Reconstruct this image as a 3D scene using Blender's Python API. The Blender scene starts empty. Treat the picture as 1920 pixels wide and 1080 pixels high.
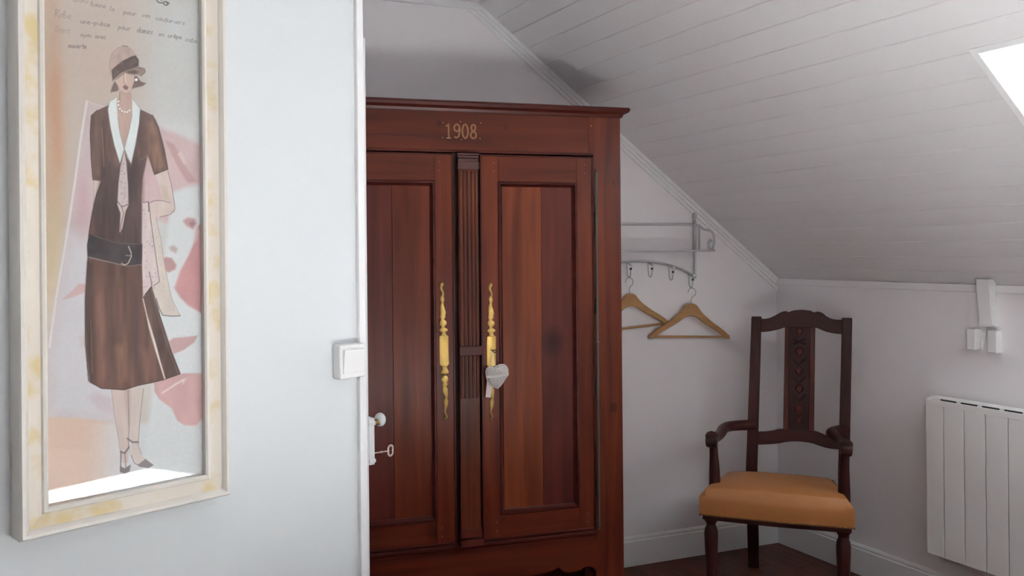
import bpy, bmesh, math, random
import numpy as np
from mathutils import Vector, Matrix

# ------------------------------------------------------------------ camera, sky, sun, exposure
F = 1600.0; EYE = 1.45; ROLL = 0.009; HOR = 475.0
scn = bpy.context.scene
col = scn.collection
cd = bpy.data.cameras.new('camera'); cam = bpy.data.objects.new('camera', cd); col.objects.link(cam)
cd.sensor_width = 36.0; cd.lens = F / 1920 * 36.0; cd.clip_start = 0.05
cd.shift_y = -(540 - HOR) / 1920.0
cam.matrix_world = Matrix.Translation((0, 0, EYE)) @ Matrix.Rotation(math.pi / 2, 4, 'X') @ Matrix.Rotation(-ROLL, 4, 'Z')
scn.camera = cam

SKY = 5.2; SUN = 82.0
w = bpy.data.worlds.new('sky'); scn.world = w; w.use_nodes = True
bg = w.node_tree.nodes['Background']; bg.inputs[0].default_value = (0.76, 0.89, 1.0, 1); bg.inputs[1].default_value = SKY
sd = bpy.data.lights.new('sun', 'SUN'); sd.energy = SUN; sd.angle = math.radians(0.6); sd.color = (1.0, 1.0, 1.0)
sun = bpy.data.objects.new('sun', sd); col.objects.link(sun)
SUNDIR = Vector((-0.90, -1.05, -1.0)).normalized()
sun.rotation_euler = SUNDIR.to_track_quat('-Z', 'Y').to_euler()
scn.view_settings.view_transform = 'Standard'; scn.view_settings.look = 'None'
scn.view_settings.gamma = 1; scn.view_settings.use_curve_mapping = False
scn.view_settings.exposure = 0.98
scn.cycles.use_denoising = True
scn.cycles.max_bounces = 10; scn.cycles.diffuse_bounces = 6; scn.cycles.glossy_bounces = 4
scn.cycles.transparent_max_bounces = 12; scn.cycles.sample_clamp_indirect = 12
scn.cycles.caustics_reflective = False; scn.cycles.caustics_refractive = False
random.seed(4)

# ------------------------------------------------------------------ measuring and mesh helpers
def ray(px, py):
    x = (px - 960) / F; y = -(py - HOR) / F
    c, s = math.cos(ROLL), math.sin(ROLL)
    return Vector((c * x + s * y, 1.0, -s * x + c * y))

class Frame:
    """A wall's or a thing's own frame: x along it, y into it, z up."""
    def __init__(s, o, d):
        s.o = Vector(o); d = Vector((d[0], d[1], 0)).normalized(); s.d = d
        s.n = Vector((-d.y, d.x, 0)); s.rz = math.atan2(d.y, d.x)
    def at(s, px, py, y=0.0):
        r = ray(px, py); p0 = s.o + s.n * y
        t = (p0 - Vector((0, 0, EYE))).dot(s.n) / r.dot(s.n)
        p = Vector((0, 0, EYE)) + r * t - s.o
        return p.dot(s.d), p.z
    def w(s, x, y, z):
        return s.o + s.d * x + s.n * y + Vector((0, 0, z))

def lin(r, g, b, k=1.0):
    f = lambda c: ((c / 255 + 0.055) / 1.055) ** 2.4 if c > 10 else c / 255 / 12.92
    return (min(f(r) * k, 1), min(f(g) * k, 1), min(f(b) * k, 1), 1)

class MB:
    def __init__(s): s.v = []; s.f = []
    def add(s, vs, fs):
        o = len(s.v); s.v += [tuple(v) for v in vs]; s.f += [tuple(i + o for i in f) for f in fs]; return s
    def box(s, x0, x1, y0, y1, z0, z1):
        return s.add([(x0,y0,z0),(x1,y0,z0),(x1,y1,z0),(x0,y1,z0),(x0,y0,z1),(x1,y0,z1),(x1,y1,z1),(x0,y1,z1)],
                     [(0,3,2,1),(4,5,6,7),(0,1,5,4),(1,2,6,5),(2,3,7,6),(3,0,4,7)])
    def prism(s, pts, y0, y1):
        """polygon in x,z extruded along y"""
        n = len(pts)
        return s.add([(p[0], y0, p[1]) for p in pts] + [(p[0], y1, p[1]) for p in pts],
                     [tuple(range(n)), tuple(range(2*n-1, n-1, -1))] + [(i, i+n, (i+1) % n + n, (i+1) % n) for i in range(n)])
    def slab(s, pts, z0, z1):
        n = len(pts)
        return s.add([(p[0], p[1], z0) for p in pts] + [(p[0], p[1], z1) for p in pts],
                     [tuple(range(n-1, -1, -1)), tuple(range(n, 2*n))] + [(i, (i+1) % n, (i+1) % n + n, i+n) for i in range(n)])
    def lathe(s, prof, c=(0,0,0), axis='Z', n=20):
        """prof = [(radius, along)]"""
        m = len(prof); vs = []
        for r, h in prof:
            for k in range(n):
                a = 2*math.pi*k/n; p = (r*math.cos(a), r*math.sin(a), h)
                if axis == 'X': p = (p[2], p[0], p[1])
                if axis == 'Y': p = (p[0], p[2], p[1])
                vs.append((p[0]+c[0], p[1]+c[1], p[2]+c[2]))
        fs = [(i*n+k, i*n+(k+1) % n, (i+1)*n+(k+1) % n, (i+1)*n+k) for i in range(m-1) for k in range(n)]
        fs += [tuple(range(n-1, -1, -1)), tuple(range((m-1)*n, m*n))]
        return s.add(vs, fs)
    def tube(s, pts, r, n=10, flat=1.0, closed=False, up=None):
        pts = [Vector(p) for p in pts]; m = len(pts); rs = r if isinstance(r, (list, tuple)) else [r]*m
        vs = []; ref = Vector(up) if up else None
        nrm = None
        for i in range(m):
            if closed: t = pts[(i+1) % m] - pts[i-1]
            else: t = pts[min(i+1, m-1)] - pts[max(i-1, 0)]
            t.normalize()
            if ref is not None: nrm = (ref - t * ref.dot(t)).normalized()
            elif nrm is None:
                a = Vector((0,0,1)) if abs(t.z) < .9 else Vector((1,0,0)); nrm = (a - t*a.dot(t)).normalized()
            else: nrm = (nrm - t * nrm.dot(t)).normalized()
            b = t.cross(nrm)
            for k in range(n):
                a = 2*math.pi*k/n
                vs.append(pts[i] + nrm*(math.cos(a)*rs[i]) + b*(math.sin(a)*rs[i]*flat))
        mm = m if closed else m-1
        fs = [(i*n+k, i*n+(k+1) % n, ((i+1) % m)*n+(k+1) % n, ((i+1) % m)*n+k) for i in range(mm) for k in range(n)]
        if not closed: fs += [tuple(range(n-1,-1,-1)), tuple(range((m-1)*n, m*n))]
        return s.add(vs, fs)
    def ball(s, c, r, n=14, sq=(1,1,1)):
        prof = [(max(r*math.sin(math.pi*i/8), 1e-5), -r*math.cos(math.pi*i/8)) for i in range(9)]
        o = len(s.v); s.lathe(prof, (0,0,0), 'Z', n)
        for i in range(o, len(s.v)):
            v = s.v[i]; s.v[i] = (v[0]*sq[0]+c[0], v[1]*sq[1]+c[1], v[2]*sq[2]+c[2])
        return s
    def build(s, name, mat, parent=None, bevel=0, smooth=True, seg=2):
        me = bpy.data.meshes.new(name); me.from_pydata(s.v, [], s.f)
        bm = bmesh.new(); bm.from_mesh(me); bmesh.ops.recalc_face_normals(bm, faces=bm.faces); bm.to_mesh(me); bm.free()
        me.materials.append(mat)
        o = bpy.data.objects.new(name, me); col.objects.link(o)
        if parent: o.parent = parent
        if smooth:
            for p in me.polygons: p.use_smooth = True
            try: me.set_sharp_from_angle(angle=math.radians(35))
            except Exception: pass
        if bevel:
            b = o.modifiers.new('bevel', 'BEVEL'); b.width = bevel; b.segments = seg; b.limit_method = 'ANGLE'; b.angle_limit = math.radians(40)
            b.harden_normals = True
        return o

def tag(o, label=None, cat=None, group=None, kind=None):
    if label: o['label'] = label
    if cat: o['category'] = cat
    if group: o['group'] = group
    if kind: o['kind'] = kind
    return o
def empty(name, loc, rz=0):
    o = bpy.data.objects.new(name, None); col.objects.link(o); o.location = loc; o.rotation_euler = (0, 0, rz)
    o.empty_display_size = .1
    return o
def copy_tree(o, parent=None):
    c = o.copy(); col.objects.link(c); c.parent = parent
    for ch in [x for x in bpy.data.objects if x.parent == o]: copy_tree(ch, c)
    return c
def box(name, mat, parent, x0, x1, y0, y1, z0, z1, bevel=0):
    return MB().box(x0, x1, y0, y1, z0, z1).build(name, mat, parent, bevel)
def smoothpts(pts, n=4, closed=False):
    P = [Vector(p) for p in pts]; out = []; m = len(P)
    rng = range(m if closed else m-1)
    for i in rng:
        p0 = P[i-1] if (closed or i > 0) else P[0]; p1 = P[i]; p2 = P[(i+1) % m]
        p3 = P[(i+2) % m] if (closed or i+2 < m) else P[m-1]
        for k in range(n):
            t = k/n
            out.append(.5*((2*p1)+(-p0+p2)*t+(2*p0-5*p1+4*p2-p3)*t*t+(-p0+3*p1-3*p2+p3)*t**3))
    if not closed: out.append(P[-1])
    return out

# ------------------------------------------------------------------ materials
def mat(name, color, rough=.5, metal=0, coat=0, bump=0, bscale=60, var=0, vscale=3, spec=.5):
    m = bpy.data.materials.new(name); m.use_nodes = True; nt = m.node_tree; b = nt.nodes['Principled BSDF']
    b.inputs['Base Color'].default_value = tuple(color[:3]) + (1,)
    b.inputs['Roughness'].default_value = rough; b.inputs['Metallic'].default_value = metal
    b.inputs['Coat Weight'].default_value = coat; b.inputs['Coat Roughness'].default_value = .15
    b.inputs['Specular IOR Level'].default_value = spec
    tc = nt.nodes.new('ShaderNodeTexCoord')
    if var:
        n = nt.nodes.new('ShaderNodeTexNoise'); n.inputs['Scale'].default_value = vscale; n.inputs['Detail'].default_value = 5
        nt.links.new(tc.outputs['Object'], n.inputs['Vector'])
        r = nt.nodes.new('ShaderNodeMix'); r.data_type = 'RGBA'
        r.inputs['A'].default_value = tuple(c*(1-var) for c in color[:3]) + (1,)
        r.inputs['B'].default_value = tuple(min(c*(1+var), 1) for c in color[:3]) + (1,)
        nt.links.new(n.outputs['Fac'], r.inputs['Factor']); nt.links.new(r.outputs['Result'], b.inputs['Base Color'])
    if bump:
        n2 = nt.nodes.new('ShaderNodeTexNoise'); n2.inputs['Scale'].default_value = bscale; n2.inputs['Detail'].default_value = 4
        nt.links.new(tc.outputs['Object'], n2.inputs['Vector'])
        bp = nt.nodes.new('ShaderNodeBump'); bp.inputs['Strength'].default_value = bump; bp.inputs['Distance'].default_value = .002
        nt.links.new(n2.outputs['Fac'], bp.inputs['Height']); nt.links.new(bp.outputs['Normal'], b.inputs['Normal'])
    return m

def wood(name, dark, light, axis='Z', rough=.42, coat=.16, knots=True, streak=14, seed=0., spots=()):
    m = bpy.data.materials.new(name); m.use_nodes = True; nt = m.node_tree; N = nt.nodes.new; L = nt.links.new
    b = nt.nodes['Principled BSDF']; b.inputs['Roughness'].default_value = rough
    b.inputs['Coat Weight'].default_value = coat; b.inputs['Coat Roughness'].default_value = .25; b.inputs['Specular IOR Level'].default_value = .22
    tc = N('ShaderNodeTexCoord'); mp = N('ShaderNodeMapping'); L(tc.outputs['Object'], mp.inputs['Vector'])
    sc = {'Z': (streak, streak, .9), 'X': (.9, streak, streak), 'Y': (streak, .9, streak)}[axis]
    mp.inputs['Scale'].default_value = sc; mp.inputs['Location'].default_value = (seed*3.1, seed*1.7, seed*2.3)
    n = N('ShaderNodeTexNoise'); n.inputs['Scale'].default_value = 1.3; n.inputs['Detail'].default_value = 6; n.inputs['Distortion'].default_value = .9
    L(mp.outputs['Vector'], n.inputs['Vector'])
    mp2 = N('ShaderNodeMapping'); L(tc.outputs['Object'], mp2.inputs['Vector'])
    mp2.inputs['Scale'].default_value = tuple(2.2 if s > 1 else .9 for s in sc); mp2.inputs['Location'].default_value = (seed, seed, seed)
    n2 = N('ShaderNodeTexNoise'); n2.inputs['Scale'].default_value = 1.6; n2.inputs['Detail'].default_value = 3
    L(mp2.outputs['Vector'], n2.inputs['Vector'])
    ad = N('ShaderNodeMath'); ad.operation = 'MULTIPLY_ADD'; ad.inputs[1].default_value = .55
    L(n.outputs['Fac'], ad.inputs[0])
    ml = N('ShaderNodeMath'); ml.operation = 'MULTIPLY'; ml.inputs[1].default_value = .45; L(n2.outputs['Fac'], ml.inputs[0])
    L(ml.outputs[0], ad.inputs[2])
    cr = N('ShaderNodeValToRGB'); cr.color_ramp.elements[0].position = .36; cr.color_ramp.elements[0].color = tuple(dark[:3]) + (1,)
    cr.color_ramp.elements[1].position = .66; cr.color_ramp.elements[1].color = tuple(light[:3]) + (1,)
    L(ad.outputs[0], cr.inputs['Fac'])
    out = cr.outputs['Color']
    if knots:
        v = N('ShaderNodeTexVoronoi'); v.inputs['Scale'].default_value = 2.3
        mp3 = N('ShaderNodeMapping'); L(tc.outputs['Object'], mp3.inputs['Vector'])
        mp3.inputs['Scale'].default_value = tuple(1 if s > 1 else .75 for s in sc); mp3.inputs['Location'].default_value = (seed*.7+.2, 0, seed*.4)
        L(mp3.outputs['Vector'], v.inputs['Vector'])
        k = N('ShaderNodeMapRange'); k.inputs['From Min'].default_value = .03; k.inputs['From Max'].default_value = .13
        L(v.outputs['Distance'], k.inputs['Value'])
        mx = N('ShaderNodeMix'); mx.data_type = 'RGBA'; mx.inputs['A'].default_value = tuple(c*.42 for c in dark[:3]) + (1,)
        L(k.outputs['Result'], mx.inputs['Factor']); L(out, mx.inputs['B']); out = mx.outputs['Result']
    for (kx_, kz_, kr_) in spots:          # single knots at their own places in the board
        sb = N('ShaderNodeMapping'); L(tc.outputs['Object'], sb.inputs['Vector']); sb.vector_type = 'TEXTURE'
        sb.inputs['Location'].default_value = (kx_, 0, kz_); sb.inputs['Scale'].default_value = (kr_, .3, kr_*1.25)
        ln = N('ShaderNodeVectorMath'); ln.operation = 'LENGTH'; L(sb.outputs['Vector'], ln.inputs[0])
        wv = N('ShaderNodeMath'); wv.operation = 'SINE'; mu = N('ShaderNodeMath'); mu.operation = 'MULTIPLY'; mu.inputs[1].default_value = 11
        L(ln.outputs['Value'], mu.inputs[0]); L(mu.outputs[0], wv.inputs[0])
        rg = N('ShaderNodeMapRange'); rg.inputs['From Min'].default_value = -.4; rg.inputs['From Max'].default_value = 1.0
        a2 = N('ShaderNodeMath'); a2.operation = 'MULTIPLY_ADD'; a2.inputs[1].default_value = .18; L(wv.outputs[0], a2.inputs[0]); L(ln.outputs['Value'], a2.inputs[2])
        L(a2.outputs[0], rg.inputs['Value'])
        mx = N('ShaderNodeMix'); mx.data_type = 'RGBA'; mx.inputs['A'].default_value = tuple(c*.35 for c in dark[:3]) + (1,)
        L(rg.outputs['Result'], mx.inputs['Factor']); L(out, mx.inputs['B']); out = mx.outputs['Result']
    L(out, b.inputs['Base Color'])
    bp = N('ShaderNodeBump'); bp.inputs['Strength'].default_value = .25; bp.inputs['Distance'].default_value = .001
    L(n.outputs['Fac'], bp.inputs['Height']); L(bp.outputs['Normal'], b.inputs['Normal'])
    return m

def glass_mat(name, rough=0.0):
    m = bpy.data.materials.new(name); m.use_nodes = True; nt = m.node_tree; N = nt.nodes.new; L = nt.links.new
    nt.nodes.remove(nt.nodes['Principled BSDF'])
    t = N('ShaderNodeBsdfTransparent'); g = N('ShaderNodeBsdfGlossy'); g.inputs['Roughness'].default_value = rough
    fr = N('ShaderNodeFresnel'); ge = N('ShaderNodeNewGeometry')
    io = N('ShaderNodeMapRange'); io.inputs['To Min'].default_value = 1.5; io.inputs['To Max'].default_value = 1/1.5   # same reflectance from both sides
    L(ge.outputs['Backfacing'], io.inputs['Value']); L(io.outputs['Result'], fr.inputs['IOR'])
    mx = N('ShaderNodeMixShader'); L(fr.outputs[0], mx.inputs[0]); L(t.outputs[0], mx.inputs[1]); L(g.outputs[0], mx.inputs[2])
    L(mx.outputs[0], nt.nodes['Material Output'].inputs['Surface'])
    return m

M = {}
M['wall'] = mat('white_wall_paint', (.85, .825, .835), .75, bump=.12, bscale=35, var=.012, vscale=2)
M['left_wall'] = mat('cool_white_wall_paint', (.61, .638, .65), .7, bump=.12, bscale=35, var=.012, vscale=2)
M['plank'] = mat('white_painted_plank', (.70, .685, .69), .5, bump=.15, bscale=20, var=.03, vscale=1.2)
M['trim'] = mat('white_trim_paint', (.83, .83, .83), .4)
M['reveal'] = mat('white_reveal_paint', (.86, .86, .86), .5)
M['floor'] = wood('dark_parquet', (.060, .0150, .0070), (.155, .044, .020), 'X', .4, .06, True, 10, 5)
M['deck'] = mat('roof_deck', (.3, .27, .24), .9)
WD, WL = (.058, .0085, .0045), (.160, .030, .0105)
M['w1'] = wood('cherry_wood_upright', (.075, .0115, .0055), (.205, .040, .0135), 'Z', seed=1, spots=((-.038, .845, .028), (-.03, 1.72, .010)))
M['w2'] = wood('cherry_wood_level', WD, WL, 'X', seed=2, spots=((-.465, 1.925, .012), (-.41, .21, .030), (-.72, 1.93, .016)))
M['w3'] = wood('cherry_board_dark', (.068, .0125, .0095), (.150, .030, .019), 'Z', seed=3)
M['w4'] = wood('cherry_board_warm', (.115, .021, .0085), (.270, .064, .022), 'Z', seed=7)
M['w5'] = wood('cherry_moulding', (.045, .0062, .0042), (.10, .015, .008), 'X', seed=4, knots=False)
M['w6'] = wood('cherry_pilaster', (.060, .011, .005), (.165, .038, .013), 'Z', seed=9, knots=False, streak=30)
M['groove'] = mat('shadowed_wood', (.03, .008, .006), .7)
M['old_brass'] = mat('old_brass', (.30, .20, .09), .35, .9)
M['brass'] = mat('polished_brass', (.74, .50, .16), .45, 1, bump=.3, bscale=120, var=.12, vscale=40)
M['inlay'] = mat('brass_wire', (.62, .36, .18), .45, .3)
M['iron'] = mat('dark_iron', (.10, .095, .075), .5, .3)
M['cap'] = mat('worn_moulding', (.105, .040, .032), .35, coat=.3)
M['steel'] = mat('key_steel', (.62, .50, .44), .35, .9)
M['black'] = mat('black_metal', (.01, .01, .01), .4)
M['rack'] = mat('grey_painted_metal', (.50, .50, .51), .4, .2)
M['wire'] = mat('steel_wire', (.35, .35, .35), .3, .9)
M['hanger'] = wood('hanger_wood', (.36, .19, .075), (.50, .29, .12), 'X', .4, .2, False, 20, 2)
M['porcelain'] = mat('white_porcelain', (.82, .83, .84), .12, coat=.6)
M['plastic'] = mat('white_plastic', (.84, .84, .83), .3)
M['heater'] = mat('white_enamel', (.88, .87, .85), .35)
M['slot'] = mat('dark_slot', (.03, .03, .03), .8)
M['cw'] = wood('dark_oak_upright', (.026, .0070, .0060), (.060, .0160, .0120), 'Z', .45, .04, False, 22, 3)
M['cw2'] = wood('dark_oak_level', (.026, .0070, .0060), (.060, .0160, .0120), 'X', .45, .04, False, 22, 6)
M['cw3'] = wood('oak_splat_band', (.055, .0125, .0075), (.11, .027, .015), 'Z', .45, .04, False, 22, 8)
M['leather'] = mat('ochre_leather', (.42, .165, .046), .5, bump=.25, bscale=90, var=.13, vscale=5)
M['nail'] = mat('aged_brass_nail', (.22, .11, .05), .45, .8)
M['bed'] = mat('white_cotton', (.86, .86, .86), .9, bump=.4, bscale=8)
M['heart'] = mat('grey_linen', (.50, .46, .43), .9, bump=.6, bscale=220, var=.08, vscale=30)
M['piping'] = mat('white_piping', (.80, .76, .72), .8)
M['lace'] = mat('pale_lace_band', (.66, .62, .57), .9, bump=.7, bscale=300)
M['rosy'] = mat('pale_pink_ribbon', (.74, .62, .58), .8)
M['pane'] = glass_mat('clear_pane')
M['white_disp'] = M['plastic']

# ------------------------------------------------------------------ frames of the room
SC = Frame((1.318, 4.262, 0), (.93, .368)); GAB = SC                 # gable wall, x = 0 in the corner
RW = Frame((1.318, 4.262, 0), (.465, -.885))                         # knee wall, x towards the viewer
wn = Vector((.725, -.689, 0)).normalized()
LW = Frame(Vector((-.379, 2.0, 0)) - wn * .035, (.689, .725))        # wall with the picture
WR = Frame((.4275, 3.34, 0), (.961, .277))                           # wardrobe front
H0 = 1.3127                                                          # knee wall height

def frame_obj(o, fr):
    o.location = fr.o; o.rotation_euler = (0, 0, fr.rz); return o
def wall(name, fr, x0, x1, z1, m, th=.12, z0=0):
    o = MB().box(x0, x1, 0, th, z0, z1).build(name, m, None, smooth=False); frame_obj(o, fr); o['kind'] = 'structure'; return o

# floor with boards
fo = MB().slab([(-3.2, -3), (5.5, -3), (5.5, 5.2), (-3.2, 5.2)], -.12, -.022).build('floor', M['deck'], None, smooth=False); fo['kind'] = 'structure'
fp = MB().box(-.6, .6, -.0445, .0445, -.022, 0).build('floor_plank', M['floor'], fo, .0015)
first = True
bw = .09
ang = RW.rz
# boards run along the knee wall; only the strips the room shows
for j in range(-2, 22):
    for i in range(-1, 3):
        ox = -.35 + i*1.2 + (.55 if j % 2 else 0) + .13*math.sin(j*2.1)
        x = ox + .6; y = -(.045 + j*bw)
        o = fp if first else fp.copy()
        if not first: col.objects.link(o)
        first = False
        p = RW.w(x, y, 0); o.location = p; o.rotation_euler = (0, 0, ang)
        o.scale = (.9985, 1, 1)
rest = MB().box(3.2, 9.0, -5, .1, -.022, -.001).box(-.8, 9, -8, -1.98, -.022, -.001).build('floor_boards', M['floor'], fo, smooth=False)
rest.location = RW.o; rest.rotation_euler = (0, 0, ang); rest['kind'] = 'stuff'

wall('wall_gable', GAB, -4.2, .3, 3.0, M['wall'])
wall('wall_right', RW, -.3, 7.6, 1.36, M['wall'])
# back walls (behind the viewer) and the wall closing the landing
def wall2(name, a, b, z1, m, th=.12):
    fr = Frame((a[0], a[1], 0), (b[0]-a[0], b[1]-a[1])); L = (Vector(b)-Vector(a)).length
    o = MB().box(-.05, L+.05, 0, th, 0, z1).build(name, m, None, smooth=False); frame_obj(o, fr); o['kind'] = 'structure'; return o
e0 = LW.w(-2.3, 0, 0)
rb = RW.w(6.9, 0, 0)
wall2('wall_back', (rb.x+.1, rb.y), (-2.1, -1.9), 3.0, M['wall'])
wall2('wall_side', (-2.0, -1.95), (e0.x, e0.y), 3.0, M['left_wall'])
gl = GAB.w(-3.9, 0, 0)
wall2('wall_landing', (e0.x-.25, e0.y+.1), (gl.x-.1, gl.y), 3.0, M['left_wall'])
# picture wall, ends at the doorway
xe = LW.at(687.5, 700, -.012)[0]
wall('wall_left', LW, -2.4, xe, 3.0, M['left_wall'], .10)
xc = LW.at(674.5, 700, -.012)[0]
o = MB().box(xc, xe, -.012, .112, 0, 2.5).build('trim_1', M['trim'], None, .003); frame_obj(o, LW); o['kind'] = 'structure'

# ------------------------------------------------------------------ sloping ceiling, skylight
A0 = Vector((1.318, 4.262, H0)); rd = RW.d.copy()
pt = Vector((-.1513, 3.6815, 2.5328))
sn = rd.cross(pt - A0).normalized()
if sn.z > 0: sn = -sn                     # into the room
bd = sn.cross(rd).normalized()
if bd.z < 0: bd = -bd
un = -sn                                   # outwards
SM = Matrix((( rd.x, bd.x, un.x, A0.x), (rd.y, bd.y, un.y, A0.y), (rd.z, bd.z, un.z, A0.z), (0,0,0,1)))
SLW = Matrix(SM)
BT = 1.985                                 # slope length up to the flat ceiling
HTOP = A0.z + bd.z*BT
sa0, sa1, sb0, sb1 = 1.660, 2.44, .25, 1.118
ceil = MB()
for (a0, a1, b0, b1) in ((-.6, sa0-.02, -.3, BT+.12), (sa1+.02, 8.0, -.3, BT+.12), (sa0-.02, sa1+.02, -.3, sb0-.02), (sa0-.02, sa1+.02, sb1+.02, BT+.12)):
    ceil.box(a0, a1, b0, b1, .02, .30)
ceil = ceil.build('ceiling', M['deck'], None, smooth=False); ceil.matrix_world = SLW; ceil['kind'] = 'structure'
def vplank(a0, a1, b0, b1):
    """tongue and groove board with bevelled long edges"""
    e = .0035
    pr = [(b0+.0002, .02), (b0+.0002, .0022), (b0+e, 0), (b1-e, 0), (b1-.0002, .0022), (b1-.0002, .02)]
    m = MB(); n = len(pr)
    m.add([(a0, p[0], p[1]) for p in pr] + [(a1, p[0], p[1]) for p in pr],
          [tuple(range(n)), tuple(range(2*n-1, n-1, -1))] + [(i, i+n, (i+1) % n+n, (i+1) % n) for i in range(n)])
    return m
PW = .0945
k = 0; b = -.01
while b < BT:
    b1 = min(b+PW, BT)
    if b1 > sb0 and b < sb1:
        vplank(-.25, sa0, b, b1).build('plank', M['plank'], ceil, smooth=False)
        vplank(sa1, 7.6, b, b1).build('plank', M['plank'], ceil, smooth=False)
        if b < sb0 - .01: vplank(sa0, sa1, b, sb0).build('plank', M['plank'], ceil, smooth=False)
        if b1 > sb1 + .01: vplank(sa0, sa1, sb1, b1).build('plank', M['plank'], ceil, smooth=False)
    else:
        vplank(-.25, 7.6, b, b1).build('plank', M['plank'], ceil, smooth=False)
    b = b1
# skylight lining, frame, pane : window_1
win = MB().box(sa0-.02, sa0, sb0-.02, sb1+.02, -.004, .02).box(sa1, sa1+.02, sb0-.02, sb1+.02, -.004, .02) \
    .box(sa0, sa1, sb0-.02, sb0, -.004, .02).box(sa0, sa1, sb1, sb1+.02, -.004, .02)
win = win.build('window_1', M['trim'], None, .001); win.matrix_world = SLW; win['kind'] = 'structure'
D = .30
nb = 8
for i in range(nb):                       # far and near linings boarded across
    y0 = sb0 + (sb1-sb0)*i/nb; y1 = sb0 + (sb1-sb0)*(i+1)/nb
    box('lining_board', M['reveal'], win, sa0-.02, sa0, y0+.001, y1-.001, .02, D, .003)
    box('lining_board', M['reveal'], win, sa1, sa1+.02, y0+.001, y1-.001, .02, D, .003)
box('lining', M['reveal'], win, sa0-.02, sa1+.02, sb0-.02, sb0, .02, D)
box('lining', M['reveal'], win, sa0-.02, sa1+.02, sb1, sb1+.02, .02, D)
fw = MB()
for (a, c, e, g) in ((sa0, sa0+.045, sb0, sb1), (sa1-.045, sa1, sb0, sb1), (sa0+.045, sa1-.045, sb0, sb0+.045), (sa0+.045, sa1-.045, sb1-.045, sb1)):
    fw.box(a, c, e, g, D-.03, D+.03)
fw.build('sash', M['trim'], win, .003)
box('pane', M['pane'], win, sa0+.045, sa1-.045, sb0+.045, sb1-.045, D+.0, D+.004)
# portal that helps sample the sky through the skylight
pl = bpy.data.lights.new('skylight_portal', 'AREA'); pl.shape = 'RECTANGLE'; pl.size = sa1-sa0; pl.size_y = sb1-sb0; pl.cycles.is_portal = True
po = bpy.data.objects.new('skylight_portal', pl); col.objects.link(po)
po.matrix_world = SLW @ Matrix.Translation(((sa0+sa1)/2, (sb0+sb1)/2, D+.06))
# flat ceiling
cf = MB()
e = SM @ Vector((-.6, BT, 0)); e2 = SM @ Vector((8.0, BT, 0))
left = Vector((-1, -.25, 0))*6
q = [(e.x, e.y), (e2.x, e2.y), (e2.x+left.x*1.2, e2.y-1), (e.x+left.x, e.y+1.0)]
cf.slab(q, HTOP, HTOP+.25)
cf = cf.build('ceiling', M['wall'], None, smooth=False); cf['kind'] = 'structure'

# trims along the gable
def gp(px, py, y=0): return GAB.at(px, py, y)
sdx, sdz = gp(890, 5); x0g, z0g = 0.0, H0
dirg = Vector((sdx - x0g, sdz - z0g)).normalized(); nrg = Vector((-dirg.y, dirg.x))
if nrg.y > 0: nrg = -nrg
def strip(w0, w1, t0, name, kind='structure', y=0):
    pts = []
    a = Vector((x0g, z0g)) - dirg*.05; b_ = Vector((sdx, sdz)) + dirg*.03
    return [tuple(a+nrg*w0), tuple(b_+nrg*w0), tuple(b_+nrg*w1), tuple(a+nrg*w1)]
m = MB(); m.prism(strip(-.004, .016, 0, ''), -.020, 0); m.prism(strip(.016, .030, 0, ''), -.013, 0); m.prism(strip(.030, .048, 0, ''), -.008, 0)
o = m.build('trim_2', M['trim'], None, .0015); frame_obj(o, GAB); o['kind'] = 'structure'
o = MB().box(-3.5, sdx+.02, -.02, 0, HTOP-.03, HTOP).build('trim_3', M['trim'], None, .003); frame_obj(o, GAB); o['kind'] = 'structure'
o = MB().box(.0, 7, -.012, 0, H0-.03, H0+.0).build('trim_4', M['wall'], None, .003); frame_obj(o, RW); o['kind'] = 'structure'
def skirt(name, fr, x0, x1, h=.115):
    m = MB(); pr = [(0, 0), (-.016, 0), (-.016, h-.022), (-.011, h-.016), (-.013, h-.010), (-.007, h), (0, h)]
    n = len(pr)
    m.add([(x0, p[0], p[1]) for p in pr] + [(x1, p[0], p[1]) for p in pr],
          [tuple(range(n)), tuple(range(2*n-1, n-1, -1))] + [(i, i+n, (i+1) % n+n, (i+1) % n) for i in range(n)])
    o = m.build(name, M['trim'], None); frame_obj(o, fr); o['kind'] = 'structure'
skirt('baseboard_gable', GAB, -3.8, 0, .135); skirt('baseboard_right', RW, 0.0, 6.8, .135); skirt('baseboard_left', LW, -2.25, xc, .10)

# ------------------------------------------------------------------ inner door leaf with rim lock
FE = ray(690.5, 700); FE = Vector((FE.x*2.4, 2.4, 0))
ND = Vector((.8, .6, 0)); DD = Vector((-.6, .8, 0))                  # normal and direction away from the free edge
DF = Frame(FE, (-DD.x, -DD.y))                                       # x: 0 at free edge, negative towards hinge ; y = into the leaf
# frame n for d=(.6,-.8) is (.8,.6) -> y>0 is the lock side
def dz(py, Y=2.4): return EYE - (py - 477.5) * Y / F
o = MB().box(-.62, 0, -.032, 0, .01, 2.06).build('door_1', M['trim'], None, .002); frame_obj(o, DF); o['kind'] = 'structure'; door1 = o
lk = MB().box(-.10, .0, 0, .0185, dz(873), dz(785)).box(-.012, .003, 0, .021, dz(869), dz(862)).box(-.012, .002, 0, .021, dz(799), dz(791))
lk = lk.build('rim_lock', M['trim'], door1, .002)
kn = MB().tube([(-.03, .018, dz(797,2.44)), (-.03, .030, dz(797,2.44)), (-.032, .038, dz(794,2.44)), (-.034, .044, dz(793,2.44))], [.0050, .0040, .0055, .0105], 14).build('knob_neck', M['old_brass'], door1)
kb = MB().ball((-.042, .058, dz(788,2.46)), .0205, 20, (1, .8, 1)).build('door_knob', M['porcelain'], door1)
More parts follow.
